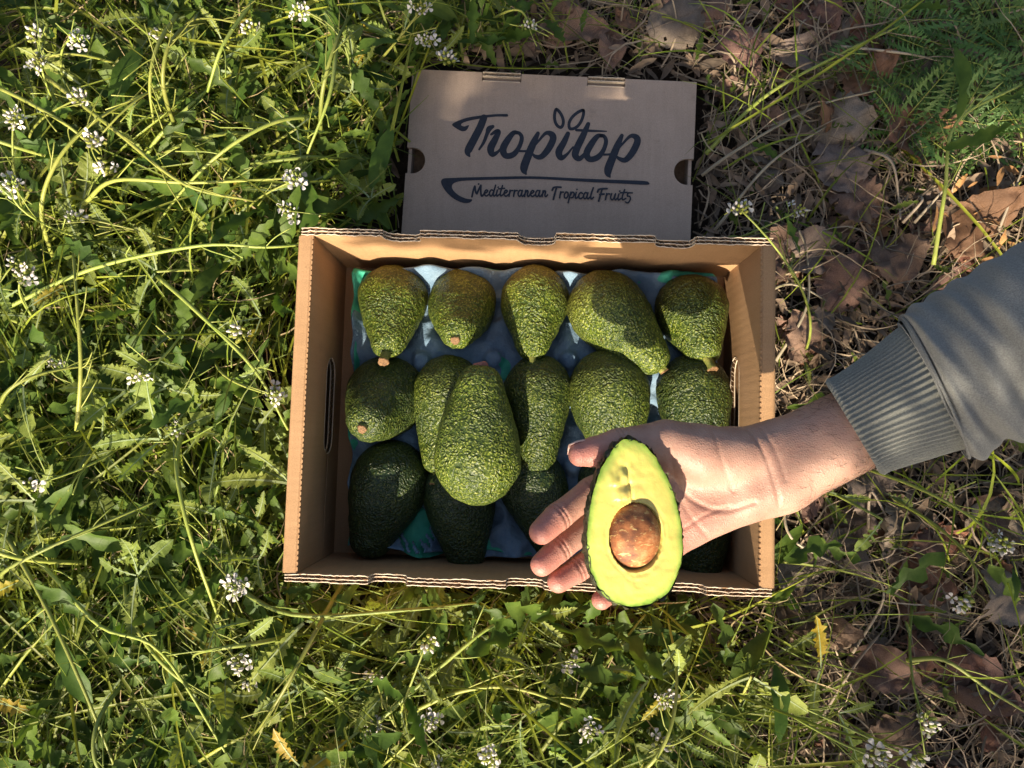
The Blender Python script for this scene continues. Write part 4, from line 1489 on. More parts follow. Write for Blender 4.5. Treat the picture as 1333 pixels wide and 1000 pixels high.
strip_mesh('straw', M_straw, [
    sets_of(3600, dry, TAU, (.0, .55), (-.6, .3), (.03, .12), (.0009, .0019), (-2.5, 2.5), 9, (.55, .52, .48), (1.15, 1.1, 1.0), .16, .004),
    sets_of(2600, dry, TAU, (.0, .25), (-.2, .1), (.01, .05), (.0008, .0022), (-1.5, 1.5), 6, (.5, .46, .42), (1.0, .95, .85), .12, .004),
    sets_of(1100, green, TAU, (.1, .6), (-.5, .3), (.03, .12), (.0008, .0016), (-3, 3), 9, (.7, .66, .40), (1.2, 1.15, .8), .16, .035),
    sets_of(900, lambda x, y: np.exp(-(((x - .43) / .05) ** 2 + ((y - .22) / .06) ** 2)), TAU, (.0, .3), (-.2, .1), (.02, .07), (.0012, .0028), (-.8, .8), 6, (.9, .75, .5), (1.3, 1.05, .75), .08, .006),
], label='dry curled straw lying on the leaf litter')


def merged_leaves(name, mat, kinds, n, dens, size, pitch, zr, tint_a, tint_b, label, midrib=False, over=True):
    b = scatter(n, dens)
    n = len(b)
    V, F, Tn, k0 = [], [], [], 0
    which = rng.integers(0, len(kinds), n)
    for ki, (kind, var, st) in enumerate(kinds):
        v, f, f2, nb = leaf_geo(kind, var, st)
        v = v[:nb]
        ids = np.where(which == ki)[0]
        m_ = len(ids)
        th, ph, ro = rng.uniform(0, 2 * np.pi, m_), rng.uniform(*pitch, m_), rng.uniform(-.6, .6, m_)
        sz = rng.uniform(*size, m_)
        cr, sr = np.cos(ro)[:, None], np.sin(ro)[:, None]
        x, y, z = v[None, :, 0], v[None, :, 1] * cr - v[None, :, 2] * sr, v[None, :, 1] * sr + v[None, :, 2] * cr
        cp, sp = np.cos(ph)[:, None], np.sin(ph)[:, None]
        x, z = x * cp - z * sp, x * sp + z * cp
        ct, st_2 = np.cos(th)[:, None], np.sin(th)[:, None]
        x, y = x * ct - y * st_2, x * st_2 + y * ct
        p = np.stack([x, y, z], -1) * sz[:, None, None]
        p[..., 0] += b[ids, 0, None]; p[..., 1] += b[ids, 1, None]; p[..., 2] += rng.uniform(*zr, m_)[:, None]
        ok = ~inside(p).any(1) & (~over_box(p).any(1))
        p = p[ok]
        m_ = len(p)
        if m_ == 0: continue
        V.append(p.reshape(-1, 3))
        F.append((f[None] + (np.arange(m_) * nb)[:, None, None] + k0).reshape(-1, 4)); k0 += m_ * nb
        t = rng.random((m_, 1))
        Tn.append(np.repeat((np.array(tint_a) * (1 - t) + np.array(tint_b) * t) * rng.uniform(.75, 1.25, (m_, 1)), nb, 0))
    V, F, Tn = np.concatenate(V), np.concatenate(F), np.concatenate(Tn)
    me = bpy.data.meshes.new(name)
    me.from_pydata(V.tolist(), [], F.tolist())
    me.polygons.foreach_set('use_smooth', np.ones(len(F), dtype=bool))
    me.materials.append(mat)
    ca = me.color_attributes.new('tint', 'FLOAT_COLOR', 'POINT')
    ca.data.foreach_set('color', np.concatenate([Tn, np.ones((len(Tn), 1))], 1).astype(np.float32).ravel())
    me.update()
    o = bpy.data.objects.new(name, me)
    COL.objects.link(o)
    return tag(o, label, kind='stuff')


merged_leaves('weed_leaves', M_cover, [('rocket', 1, 12), ('lobed', 2, 12), ('oval', 3, 8), ('rocket', 4, 12), ('rocket', 6, 14), ('lobed', 5, 12)], 2700, green, (.024, .066), (-.2, .9), (.005, .07),
              (.7, .85, .7), (1.25, 1.2, .9), 'low mixed weed leaves filling the gaps between the taller plants')
merged_leaves('weed_leaves', M_cover, [('rocket', 1, 12), ('lobed', 5, 12)], 260, dry, (.012, .030), (-.1, .6), (.003, .02),
              (.7, .85, .7), (1.1, 1.1, .9), 'scattered small weed seedlings between the dry leaves')
merged_leaves('leaf_litter', M_mulch, [('oval', 14, 6), ('oval', 15, 6)], 1500, lambda x, y: np.exp(-(((x - .435) / .045) ** 2 + ((y - .215) / .055) ** 2)), (.008, .028), (-.3, .4), (.010, .034),
              (.8, .75, .7), (1.3, 1.2, 1.1), 'warm orange-brown bark and straw crumbs in the sunny patch by the right edge')
merged_leaves('leaf_litter', M_litter, [('oval', 11, 6), ('oval', 12, 6), ('lobed', 13, 8)], 6500, lambda x, y: np.clip(dry(x, y) + .03, 0, 1), (.008, .032), (-.35, .45), (.001, .012),
              (.55, .55, .55), (1.4, 1.3, 1.25), 'brown crumbled leaf litter over the soil')

# ------------------------------------------------------------------ rocket weeds, each one a plant
LEAF_G = [leaf_mesh('leaf', k_, i, [M_leaf, M_rib]) for i, k_ in enumerate(['rocket', 'lobed', 'rocket', 'lobed', 'rocket', 'lobed', 'rocket'])]
LEAF_Y = leaf_mesh('leaf', 'rocket', 9, [M_yleaf, M_rib])


def flower_mesh(var):
    r_ = np.random.default_rng(40 + var)
    m = MB()
    for k in range(4):
        a = k * math.pi / 2 + r_.normal(0, .12)
        up = r_.uniform(.1, .55)
        pr = [(.0006, .0006), (.0022, .0009), (.0040, .0021), (.0054, .0022), (.0062, .0010)]
        v = []
        for i, (d, w) in enumerate(pr):
            z = .001 + d * up - (.0008 if i == 4 else 0)
            for sgn, dz in ((-1, .0003), (0, 0), (1, .0003)):
                v.append((d * math.cos(a) - sgn * w * math.sin(a), d * math.sin(a) + sgn * w * math.cos(a), z + dz))
        f = []
        for i in range(4):
            f += [(3 * i, 3 * i + 1, 3 * i + 4, 3 * i + 3), (3 * i + 1, 3 * i + 2, 3 * i + 5, 3 * i + 4)]
        m.add(v, f, 0)
    for k in range(5):
        a = k * 2.4
        m.tube([(0.0006 * math.cos(a), .0006 * math.sin(a), 0), (.0010 * math.cos(a), .0010 * math.sin(a), .0028)], [.0003, .0005], 4, 1)
    m.tube([(0, 0, -.006), (0, 0, .0012)], [.0004, .0006], 4, 1)
    o = m.build('flower', [M_petal, M_sepal])
    me = o.data
    bpy.data.objects.remove(o)
    return me


def bud_mesh(var):
    r_ = np.random.default_rng(60 + var)
    m = MB()
    for k in range(13):
        a, rr = k * 2.4, .0011 * math.sqrt(k)
        b = np.array([rr * math.cos(a), rr * math.sin(a), .002 - rr * .6])
        t = b + np.array([rr * .5 * math.cos(a), rr * .5 * math.sin(a), .0032])
        m.tube([b, b * .5 + t * .5, t], [.0005, .0011, .0004], 5, 0 if k % 3 else 1)
    o = m.build('bud', [M_sepal, M_petal])
    me = o.data
    bpy.data.objects.remove(o)
    return me


FLOWERS = [flower_mesh(i) for i in range(4)]
BUDS = [bud_mesh(i) for i in range(2)]


def link(name, me, parent, loc, rot, scl):
    o = bpy.data.objects.new(name, me)
    COL.objects.link(o)
    o.parent = parent
    o.location = loc
    o.rotation_euler = rot
    o.scale = (scl,) * 3
    return o


def bez(a, b, c, n=12):
    t = np.linspace(0, 1, n)[:, None]
    return (1 - t) ** 2 * a + 2 * t * (1 - t) * b + t * t * c


def leaf_ok(p, th, ph, sz):
    d = np.array([math.cos(th) * math.cos(ph), math.sin(th) * math.cos(ph), math.sin(ph)]) * sz
    w = np.array([-math.sin(th), math.cos(th), 0]) * sz * .2
    q = np.array([p + d * k + w * s for k in (.4, .7, 1.0) for s in (-1, 0, 1)])
    q[:, 2] += 0
    return not (inside(q).any() or over_box(q).any())


PLANTS = []


def weed(base, heads, nleaf, size, pods=True, yellow=0.0, spread=1.0):
    """base (x, y); heads: list of flower-head places; leaves round the base and along the stems"""
    B0 = np.array([base[0], base[1], 0.0])
    root = empty('rocket_weed', tuple(B0))
    m = MB()
    nodes = []
    for h in heads:
        h = np.array(h)
        d = h - B0
        for _try in range(14):
            mid = B0 + d * rng.uniform(.3, .6) + np.array([rng.normal(0, .025), rng.normal(0, .025), d[2] * rng.uniform(.3, .7)])
            c = bez(B0, mid, h, 13)
            if not inside(c).any(): break
        else:
            continue
        r0 = rng.uniform(.0011, .0018)
        m.tube(c, np.linspace(r0, .0007, 13), 6)
        for k in rng.integers(3, 11, 3): nodes.append((c[k], c[min(k + 1, 12)] - c[k]))
        if pods:
            for k in rng.integers(5, 12, rng.integers(3, 7)):
                a = rng.uniform(0, 6.28)
                t = (c[min(k + 1, 12)] - c[k]); t /= np.linalg.norm(t) + 1e-9
                o_ = np.array([math.cos(a), math.sin(a), rng.uniform(-.1, .7)])
                p1 = c[k] + (o_ * .6 + t) * .008
                p2 = p1 + (o_ + t * rng.uniform(.1, .9)) * rng.uniform(.008, .02) + np.array([0, 0, .004])
                q = np.array([c[k], p1, p2])
                if not inside(q).any() and not over_box(q).any(): m.tube(q, [.00035, .0004, .0006], 4)
    if not heads:
        rise = rng.uniform(.035, .085)
        c = np.array([B0, B0 + np.array([rng.normal(0, .008), rng.normal(0, .008), rise * .5]), B0 + np.array([rng.normal(0, .016), rng.normal(0, .016), rise])])
        m.tube(c, [.0018, .0016, .001], 6)
        nodes += [(c[2], c[2] - c[1])] * 2 + [(c[1], c[1] - c[0])]
    if m.n: m.build('stem', M_stem, root)
    a0 = rng.uniform(0, 6.28)
    for k in range(nleaf):
        for _try in range(10):
            low = k < nleaf * (.65 if heads else .35) or not nodes
            p = B0 + np.array([rng.normal(0, .004), rng.normal(0, .004), rng.uniform(.004, .018)]) if low else nodes[rng.integers(len(nodes))][0]
            th = a0 + k * 2.4 + rng.normal(0, .3) + _try * .8
            ph = rng.uniform(.15, .95) if low else rng.uniform(-.1, .7)
            sz = size * rng.uniform(.65, 1.2) * (1.0 if low else .6 if heads else .9) * spread
            if leaf_ok(p, th, ph, sz): break
        else:
            continue
        yl = rng.random() < yellow
        o = link('leaf', LEAF_Y if yl else LEAF_G[rng.integers(len(LEAF_G))], root, tuple(p - B0), (rng.normal(0, .35), -ph, th), sz)
        if yl: o['label'] = 'yellowing leaf'
    for h in heads:
        h = np.array(h)
        link('flower_bud', BUDS[rng.integers(2)], root, tuple(h - B0), (rng.normal(0, .3), rng.normal(0, .3), rng.uniform(0, 6)), rng.uniform(1.0, 1.7))
        nf_ = rng.choice([1, 2, 3, 4, 5, 6])
        fs_ = rng.uniform(.7, 1.2)
        for k in range(nf_):
            a = k * 6.28 / nf_ + rng.normal(0, .3)
            rr = rng.uniform(.0045, .0080)
            p = h - B0 + np.array([rr * math.cos(a), rr * math.sin(a), -.001 + rng.normal(0, .002)])
            link('flower', FLOWERS[rng.integers(4)], root, tuple(p), (rng.normal(0, .25) - .6 * math.sin(a), rng.normal(0, .25) + .6 * math.cos(a), rng.uniform(0, 6)), fs_ * rng.uniform(.6, .95))
    PLANTS.append((root, len(heads)))
    return root


HEADS = [(100, 52, .13), (105, 128, .13), (18, 152, .14), (125, 184, .13), (20, 342, .13), (32, 358, .12), (312, 432, .12), (182, 490, .10), (40, 632, .13), (308, 764, .13),
         (556, 836, .10), (385, 234, .09), (378, 276, .09), (326, 36, .10), (390, 14, .11), (140, 216, .09), (14, 240, .13), (95, 282, .09), (560, 940, .09), (640, 984, .10),
         (868, 912, .09), (766, 950, .10), (742, 862, .07), (1252, 782, .12), (1140, 985, .12), (1205, 940, .10), (324, 886, .08), (582, 76, .08), (1040, 274, .09), (1302, 708, .13),
         (485, 948, .07), (488, 878, .07), (230, 560, .07), (548, 12, .09), (70, 470, .08)]
done = []
for i, h in enumerate(HEADS):
    hp_ = np.array(P(*h))
    for _ in range(60):
        a, r = rng.uniform(0, 6.28), rng.uniform(.05, .12)
        b = hp_[:2] + r * np.array([math.cos(a), math.sin(a)])
        if inside(np.array([[b[0], b[1], .02]]))[0]: continue
        if abs(b[0]) < W / 2 + .02 and abs(b[1]) < L / 2 + .02: continue
        break
    hs_ = [tuple(hp_)]
    if i % 3 == 0:
        h2 = hp_ + np.array([rng.normal(0, .05), rng.normal(0, .05), -.02])
        if not over_box(h2[None])[0] and not inside(h2[None])[0]: hs_.append(tuple(h2))
    lsh = float(lush(hp_[0], hp_[1]))
    weed(b, hs_, int(3 + 7 * lsh), .052 if lsh > .4 else .024, True, .06)
# the tall thin weed standing before the right wall of the box, its stem crossing the rim
weed(tuple(P(1046, 462, 0))[:2], [tuple(P(963, 272, .155))], 3, .03, True)
# leafy plants in front of the near wall and elsewhere
for px, py, nl, sz in ((872, 868, 9, .062), (800, 905, 8, .060), (960, 905, 8, .065), (1010, 862, 6, .055), (690, 800, 7, .045), (930, 960, 7, .055), (250, 165, 9, .060), (180, 330, 8, .055),
                       (340, 120, 8, .052), (150, 640, 9, .055), (240, 660, 8, .050), (90, 760, 8, .055), (200, 860, 8, .060), (60, 940, 8, .060), (330, 940, 8, .055), (420, 880, 8, .055),
                       (440, 100, 9, .055), (480, 180, 9, .050), (300, 300, 8, .050), (60, 570, 8, .050), (330, 560, 7, .045), (270, 40, 8, .055), (500, 40, 8, .050), (30, 60, 7, .055),
                       (250, 780, 8, .050), (610, 900, 7, .050), (1070, 640, 6, .042), (1090, 560, 5, .04), (720, 975, 8, .05), (520, 980, 8, .05), (130, 420, 8, .05), (370, 200, 8, .05), (200, 240, 8, .055), (420, 230, 8, .05),
                       (330, 660, 7, .048), (20, 860, 7, .055), (140, 985, 7, .05), (400, 960, 7, .05), (1040, 930, 6, .05), (610, 45, 6, .045), (120, 300, 8, .05)):
    p = P(px, py, .02)
    if inside(np.array([[p.x, p.y, .01]]))[0]: continue
    weed((p.x, p.y), [], nl, sz, False, .05)

for x, y in scatter(66, lambda x, y: lush(x, y) ** 3, (-.50, .2), (-.37, .37)):
    if inside(np.array([[x, y, .01]]))[0] or abs(x) < W / 2 + .01 and abs(y) < L / 2 + .01: continue
    weed((x, y), [], 8, rng.uniform(.045, .070), False, .04)

# long arching stalks that run across the weeds
STALKS = [([(0, 405), (120, 350), (260, 320), (345, 322), (400, 318)], .10), ([(0, 690), (60, 740), (130, 815), (210, 850), (300, 990)], .09), ([(10, 700), (60, 790), (110, 900), (150, 1000)], .10),
          ([(110, 265), (150, 235), (250, 238), (380, 232)], .11), ([(205, 360), (250, 400), (330, 480), (375, 560)], .10), ([(470, 960), (560, 880), (640, 815), (700, 790)], .08),
          ([(300, 760), (380, 800), (520, 795), (620, 785)], .09), ([(520, 935), (600, 900), (680, 898), (790, 940)], .08), ([(905, 215), (990, 130), (1085, 75), (1180, 30)], .03), ([(1215, 345), (1230, 250), (1245, 160), (1330, 110)], .06),
          ([(440, 40), (430, 120), (400, 200)], .12), ([(60, 100), (150, 170), (240, 240), (330, 262)], .12), ([(0, 115), (40, 135), (90, 165), (130, 200)], .12), ([(1180, 860), (1230, 860), (1290, 900), (1340, 930)], .08),
          ([(230, 20), (205, 60), (195, 110), (200, 160)], .12), ([(330, 0), (290, 60), (270, 120)], .12), ([(700, 985), (760, 900), (800, 850), (840, 800)], .07), ([(100, 560), (105, 480), (100, 390), (95, 330)], .12)]
for x, y in scatter(34, lambda x, y: lush(x, y) ** 2, (-.50, .16), (-.37, .37)):
    a, ln, kp, top_ = rng.uniform(0, 6.28), rng.uniform(.12, .30), rng.normal(0, 1.1), rng.uniform(.07, .13)
    tt = np.linspace(0, 1, 6)
    hd_ = a + kp * tt
    xy_ = np.stack([x + np.cumsum(np.cos(hd_)) * ln / 6, y + np.cumsum(np.sin(hd_)) * ln / 6], 1)
    c = np.c_[xy_, top_ * np.sin(np.pi * (.12 + .72 * tt ** .8))]
    if inside(c).any() or over_box(c).any(): continue
    STALKS.append((c, None))
for pts, hgt in STALKS:
    c = pts if hgt is None else np.array([P(x, y, hgt * (.55 + .45 * math.sin(math.pi * (k + .6) / (len(pts) + .4)))) for k, (x, y) in enumerate(pts)])
    c = catmull(c, 6)
    if inside(c).any():
        c = c[~inside(c)]
    m = MB()
    m.tube(c, np.linspace(.0021, .0010, len(c)), 6)
    for k in range(2, len(c) - 2, 2):
        if rng.random() < .35: continue
        tg_ = c[k + 1] - c[k - 1]; tg_ /= np.linalg.norm(tg_) + 1e-9
        a = rng.uniform(0, 6.28)
        o_ = np.array([math.cos(a), math.sin(a), rng.uniform(0, .6)])
        p1 = c[k] + (o_ + tg_) * rng.uniform(.004, .008)
        p2 = p1 + (o_ * .6 + tg_) * rng.uniform(.008, .020) + np.array([0, 0, rng.uniform(-.002, .005)])
        qq = np.array([c[k], p1, p2])
        if not inside(qq).any() and not over_box(qq).any(): m.tube(catmull(qq, 3), .00055, 4)
    PLANTS.append((tag(m.build('weed_stalk', M_stem, None, loc=tuple(c[0])), cat='weed stalk', group='long green stalks arching over the weeds'), -1))

# ------------------------------------------------------------------ dry leaves on the litter
def dry_leaf_mesh(var, long_):
    r_ = np.random.default_rng(300 + var)
    nu, nv = 23, 13
    V = []
    for i in range(nu):
        s = i / (nu - 1)
        w = (.30 if long_ else .46) * math.sin(math.pi * min(max(s, .03), .97) ** (.8 if long_ else .9)) ** .7
        w *= 1 + (.16 * r_.normal() if not long_ and i % 3 == 1 else .05 * r_.normal())
        for j in range(nv):
            t = j / (nv - 1) * 2 - 1
            V.append((s - .5, t * w, 0.0))
    V = np.array(V)
    q = V * np.array([1, 1, 1]) + var * 3.3
    curl = r_.uniform(.25, .95) * r_.choice([-1, 1])
    V[:, 2] = .15 * vnoise(q, 3.2) + .075 * vnoise(q, 8) + .03 * vnoise(q, 19) + curl * (V[:, 1] ** 2) * 1.6 + r_.uniform(-.4, .4) * V[:, 0] ** 2 * 1.3 + .05 * abs(V[:, 1])
    sv, tv = V[:, 0] + .5, abs(V[:, 1])
    V[:, 2] += .016 * np.exp(-((((sv * 7 - tv * 9) % 1.0) - .5) / .16) ** 2)
    V[:, 2] += np.clip(tv - .22, 0, 1) * 1.3 * vnoise(q + 11, 5)
    V[:, :2] += .02 * np.stack([vnoise(q + 3, 9), vnoise(q + 5, 9)], 1)
    f = [(i * nv + j, (i + 1) * nv + j, (i + 1) * nv + j + 1, i * nv + j + 1) for i in range(nu - 1) for j in range(nv - 1)]
    f = [a for a in f if r_.random() > .008]
    m = MB(); m.add(V, f)
    mid = np.array([V[i * nv + nv // 2] + np.array([0, 0, .004]) for i in range(nu)])
    m.tube(np.vstack([mid[:1] - np.array([[.18, .02, -.02]]), mid]), np.linspace(.011, .003, nu + 1), 4)
    o = m.build('dry_leaf', M_dry)
    me = o.data
    bpy.data.objects.remove(o)
    return me


DL = {}
for k in range(6):
    for mname, mt in (('brown', M_dry), ('grey', M_dry2), ('rust', M_dry3)):
        me = dry_leaf_mesh(k, k % 2 == 0)
        me.materials.clear(); me.materials.append(mt)
        DL[(k, mname)] = me
DRYL = []


def dry_leaf(x, y, z, size, th, var, col, tilt=.2):
    o = bpy.data.objects.new('dry_leaf', DL[(var, col)])
    COL.objects.link(o)
    o.location = (x, y, z)
    o.scale = (size,) * 3
    o.rotation_euler = (rng.normal(0, tilt), rng.normal(0, tilt), th)
    DRYL.append((o, col, size))
    return o


for px, py, size, th, var, col in ((1208, 192, .105, -.62, 0, 'rust'), (1275, 290, .085, .75, 2, 'rust'), (1085, 165, .070, .2, 1, 'grey'), (1090, 215, .060, 2.0, 3, 'grey'), (1165, 335, .055, .4, 5, 'brown'),
                                   (1100, 370, .060, 1.1, 1, 'brown'), (1060, 330, .070, .1, 4, 'grey'), (1110, 260, .055, 2.6, 3, 'brown'), (1225, 855, .075, -.3, 2, 'rust'), (1215, 770, .075, .9, 1, 'rust'),
                                   (1150, 870, .065, -.4, 4, 'brown'), (1270, 890, .085, -.35, 0, 'brown'), (1160, 690, .060, 1.5, 3, 'grey'), (1100, 720, .055, -.8, 2, 'grey'), (1040, 740, .055, .4, 5, 'grey'), (1205, 710, .035, 1.0, 3, 'brown'),
                                   (160, 22, .075, .2, 1, 'rust'), (1130, 100, .060, .7, 2, 'rust'), (1040, 440, .050, 1.9, 3, 'brown'), (1130, 640, .050, .5, 5, 'grey'), (1290, 660, .060, .3, 0, 'brown'), (880, 30, .060, .4, 1, 'grey'),
                                   (960, 60, .050, 2.2, 3, 'brown'), (1010, 330, .055, 1.2, 5, 'brown'), (760, 40, .050, .2, 4, 'brown'), (1160, 960, .060, .8, 3, 'brown'), (1310, 770, .060, 2.4, 1, 'grey'), (1075, 820, .060, .1, 2, 'brown'), (1040, 640, .05, 2, 1, 'brown')):
    p = P(px, py, .015)
    dry_leaf(p.x, p.y, .014 + rng.uniform(0, .012), size, th, var, col, .22)
for x, y in scatter(175, lambda x, y: dry(x, y) ** 2):
    sz = rng.uniform(.028, .062)
    q = np.array([[x + sz * .5 * math.cos(a), y + sz * .5 * math.sin(a), .01] for a in np.arange(0, 6.2, .7)])
    if inside(q).any() or over_box(q).any(): continue
    dry_leaf(x, y, rng.uniform(.005, .016), sz, rng.uniform(0, 6.28), int(rng.integers(6)), ['brown', 'brown', 'grey', 'rust'][rng.integers(4)])

# dry stalks lying on the litter
DSTALK = [([(905, 235), (960, 195), (1060, 140), (1140, 118)], .035), ([(930, 300), (1000, 215), (1075, 165)], .03), ([(1125, 195), (1160, 210), (1170, 260), (1172, 285)], .035), ([(1175, 290), (1200, 262), (1195, 255)], .035), ([(1190, 290), (1235, 240)], .03),
          ([(1010, 470), (1050, 400), (1050, 330), (1040, 300)], .03), ([(1110, 850), (1150, 780), (1135, 740)], .03), ([(1020, 640), (1030, 700), (1100, 740)], .03), ([(1130, 690), (1135, 640), (1165, 715), (1110, 735)], .03), ([(1060, 950), (1110, 870), (1150, 820)], .03),
          ([(1090, 60), (1180, 70), (1225, 80)], .03), ([(1300, 300), (1333, 215)], .045), ([(985, 390), (1030, 370), (1090, 400)], .02), ([(1150, 560), (1180, 540), (1200, 480)], .02)]
for pts, hgt in DSTALK:
    c = catmull(np.array([P(x, y, hgt * (.6 + .4 * (k % 2))) for k, (x, y) in enumerate(pts)]), 6)
    c = c[~inside(c)]
    m = MB(); m.tube(c, np.linspace(.0016, .0008, len(c)), 5)
    o = m.build('dry_stalk', M_stalk, None, loc=tuple(c[0]))
    PLANTS.append((tag(o, cat='dry stalk', group='pale dry stalks lying on the litter'), -2))

# feathery weeds in the far right corner
def frond_mesh(var):
    r_ = np.random.default_rng(500 + var)
    m = MB()
    n_ = 13
    s = np.linspace(0, 1, n_)
    c = np.stack([s, .12 * np.sin(s * 2 + var), .25 * s - .35 * s * s], 1)
    m.tube(c, np.linspace(.010, .004, n_), 4, 1)
    for i in range(2, n_):
        ln = .26 * math.sin(math.pi * (.15 + .8 * s[i])) + .03
        for sg in (-1, 1):
            a = np.array([.5, sg, .15]); a /= np.linalg.norm(a)
            p = c[i]
            for b_, l_ in ((0, 1), (.45, .45), (-.35, .4)):
                d = np.array([a[0] + b_, a[1] * (1 - .3 * abs(b_)), a[2]]) * ln * l_
                o_ = p + a * ln * (.0 if b_ == 0 else .4)
                w = np.array([-d[1], d[0], 0]); w = w / (np.linalg.norm(w) + 1e-9) * .018
                m.add([o_, o_ + d * .5 + w, o_ + d, o_ + d * .5 - w], [(0, 3, 2, 1)], 0)
    o = m.build('leaf', [M_fern, M_stem])
    me = o.data
    bpy.data.objects.remove(o)
    return me


FR = [frond_mesh(i) for i in range(3)]
FERN = []
for px, py in ((1185, 30), (1240, 20), (1300, 25), (1210, 75), (1265, 70), (1320, 80), (1240, 120), (1295, 130), (1330, 150), (1165, 95), (1275, 165), (1200, 130), (1245, 170), (1150, 40), (1185, 165), (1330, 40)):
    p = P(px, py, .02)
    rt = empty('feathery_weed', (p.x, p.y, 0))
    for k in range(int(rng.integers(6, 9))):
        link('leaf', FR[rng.integers(3)], rt, (0, 0, .004), (rng.normal(0, .3), -rng.uniform(.15, .8), k * 2.4 + rng.normal(0, .3)), rng.uniform(.04, .075))
    FERN.append(rt)

# ------------------------------------------------------------------ an unseen tree added for shade, its crown shaped to cast it
def shade(u, v):
    """where the crown is thick, told by where its shade falls on the ground"""
    w = .018 * math.sin(u * 31) + .012 * math.sin(v * 43 + 1)
    if math.hypot(u - .455, (v - .235) * .8) < .108: return 0
    if u > .245 + w and v > .12: return 1
    if v > (.287 if u < .085 else .395) + .2 * w and u > -.115: return 1
    if u > .265 + w and v > -.45: return .55
    if v < -.15 and u > -.22: return .24
    if u < -.44 and v > .30: return .5
    return 0


m = MB()
cnt_ = 0
lv, lf, lf2, nb_ = leaf_geo('oval', 21, 6)
lv = lv[:nb_]
for _ in range(30000):
    u, v = rng.uniform(-.62, 1.35), rng.uniform(-.6, 1.15)
    if rng.random() > shade(u, v): continue
    z = rng.uniform(.90, 1.50)
    c = np.array([u, v, 0]) - np.array(LDIR) * (z / -LDIR.z)
    th, ph, ro = rng.uniform(0, 6.28), rng.uniform(-.9, .3), rng.uniform(-.8, .8)
    R_ = np.array(Euler((ro, ph, th)).to_matrix())
    sz = rng.uniform(.05, .085)
    m.add((lv - np.array([.5, 0, 0])) @ R_.T * sz * np.array([1, 1, 1]) + c, lf.tolist())
    cnt_ += 1
    if cnt_ >= 7000: break
tc = np.array([.95, -1.9, 0.0])
tree = empty('shade_tree', tuple(tc), 'added unseen tree with its crown shaped to shade the litter, carton and sleeve', 'tree')
m.build('crown', M_crown, tree, smooth=True)
m = MB()
m.tube(catmull([tc + np.array([0, 0, -.02]), tc + np.array([-.02, .02, .4]), tc + np.array([-.08, -.02, .9]), tc + np.array([-.10, .02, 1.45])], 6), np.linspace(.045, .02, 19), 9)
for dx, dy, z0, z1 in ((-.7, .1, .75, 1.35), (.4, .3, .8, 1.4), (-.35, .4, .95, 1.5), (.3, -.4, .9, 1.5), (-.5, -.3, 1.0, 1.6)):
    a = tc + np.array([-.06, 0, z0])
    m.tube(catmull([a, a + np.array([dx * .5, dy * .5, (z1 - z0) * .6]), a + np.array([dx, dy, z1 - z0])], 5), np.linspace(.018, .005, 11), 6)
m.build('trunk', M_bark, tree)

# ------------------------------------------------------------------ say which one is which
def to_px(w):
    v = _M.transposed() @ (Vector(w) - CAM_POS)
    return 666.5 + FPX * v.x / -v.z, 500 - FPX * v.y / -v.z


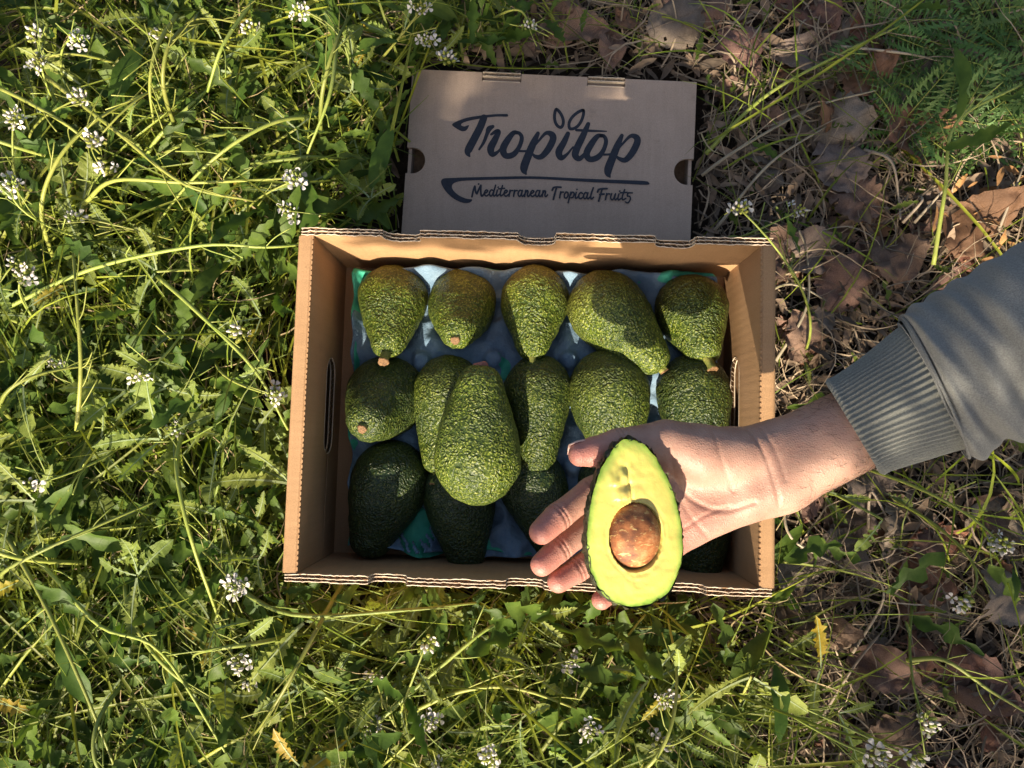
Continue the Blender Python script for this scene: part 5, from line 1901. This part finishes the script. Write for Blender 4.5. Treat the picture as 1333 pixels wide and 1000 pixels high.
def place(px, py):
    if px > 1010 or (px > 905 and py < 300):
        side = 'right beside the box' if px < 1085 else 'in the right-hand litter' if px < 1230 else 'by the right edge'
        if py < 120: row = 'near the top corner'
        elif py < 300: row = 'level with the carton'
        elif py < 480: row = 'above the sleeve'
        elif py < 620: row = 'beside the cuff'
        elif py < 760: row = 'below the sleeve'
        elif py < 880: row = 'below the box corner'
        else: row = 'near the bottom corner'
        return f'{side}, {row}'
    if py > 765 and px > 380:
        side = 'against the near wall' if py < 860 else 'in the near strip' if py < 935 else 'along the bottom edge'
        col = 'below the left corner' if px < 480 else 'below the left notch' if px < 590 else 'below the middle notch' if px < 720 else 'below the avocado half' if px < 850 else 'below the right notch' if px < 950 else 'below the right corner'
        return f'{side}, {col}'
    if px > 380 and py < 300:
        return ('left of the carton' if px < 530 else 'above the carton') + (', by the top edge' if py < 60 else ', level with the lettering' if 140 < py < 240 else '')
    side = 'by the left edge' if px < 75 else 'far left of the box' if px < 170 else 'midway left' if px < 270 else 'beside the left wall'
    row = ('by the top edge' if py < 60 else 'above the lettering' if py < 150 else 'level with the lettering' if py < 230 else 'above the box corner' if py < 310 else 'level with the far avocados' if py < 460
           else 'level with the middle avocados' if py < 570 else 'level with the near avocados' if py < 700 else 'level with the near wall' if py < 800 else 'below the box' if py < 900 else 'by the bottom edge')
    return f'{side}, {row}'


def give(items):
    """items: (object, look, px, py); the few that would read the same are told apart by their order in the photo"""
    d = {}
    for o, look, px, py in items: d.setdefault(f'{look} {place(px, py)}', []).append((px, py, o))
    for lab, l in d.items():
        if len(l) == 1: l[0][2]['label'] = lab
        else:
            l.sort(key=lambda q: q[0])
            dx = l[-1][0] - l[0][0]
            names = {2: ('left one', 'right one'), 3: ('left one', 'middle one', 'right one')}.get(len(l))
            if names is None: names = ['%s from left' % w for w in ('first', 'second', 'third', 'fourth', 'fifth', 'sixth', 'seventh', 'eighth', 'ninth', 'tenth')[:len(l)]]
            for (px, py, o), nm in zip(l, names): o['label'] = lab + ', ' + nm


it, st2, ds2 = [], [], []
for o, nh in PLANTS:
    if nh >= 0:
        o['category'] = 'weed'
        o['group'] = 'rocket weeds round the box'
        kids = [c for c in o.children if c.name.startswith('flower') and not c.name.startswith('flower_bud')]
        pos = Vector(o.location) + (kids[0].location if kids else Vector((0, 0, .03)))
        it.append((o, 'white-flowered weed' if nh == 1 else 'twin-headed white weed' if nh == 2 else 'flowerless toothed weed', *to_px(pos)))
    else:
        vs_ = [o.location + v.co for v in list(o.data.vertices)[::6]]
        c = sum(vs_, Vector()) / len(vs_)
        (st2 if nh == -1 else ds2).append((o, 'long bare green stalk' if nh == -1 else 'pale dry stalk', *to_px(c)))
give(it); give(st2); give(ds2)
give([(o, {'brown': 'brown', 'grey': 'greyish', 'rust': 'rust-red'}[c] + (' large' if s > .06 else ' small' if s < .042 else '') + ' dry leaf', *to_px(o.location)) for o, c, s in DRYL])
for o, c, s in DRYL: tag(o, cat='dry leaf', group='dry leaves on the ground')
give([(o, 'feathery green weed', *to_px(o.location)) for o in FERN])
for o in FERN: tag(o, cat='weed', group='feathery weeds in the far right corner')
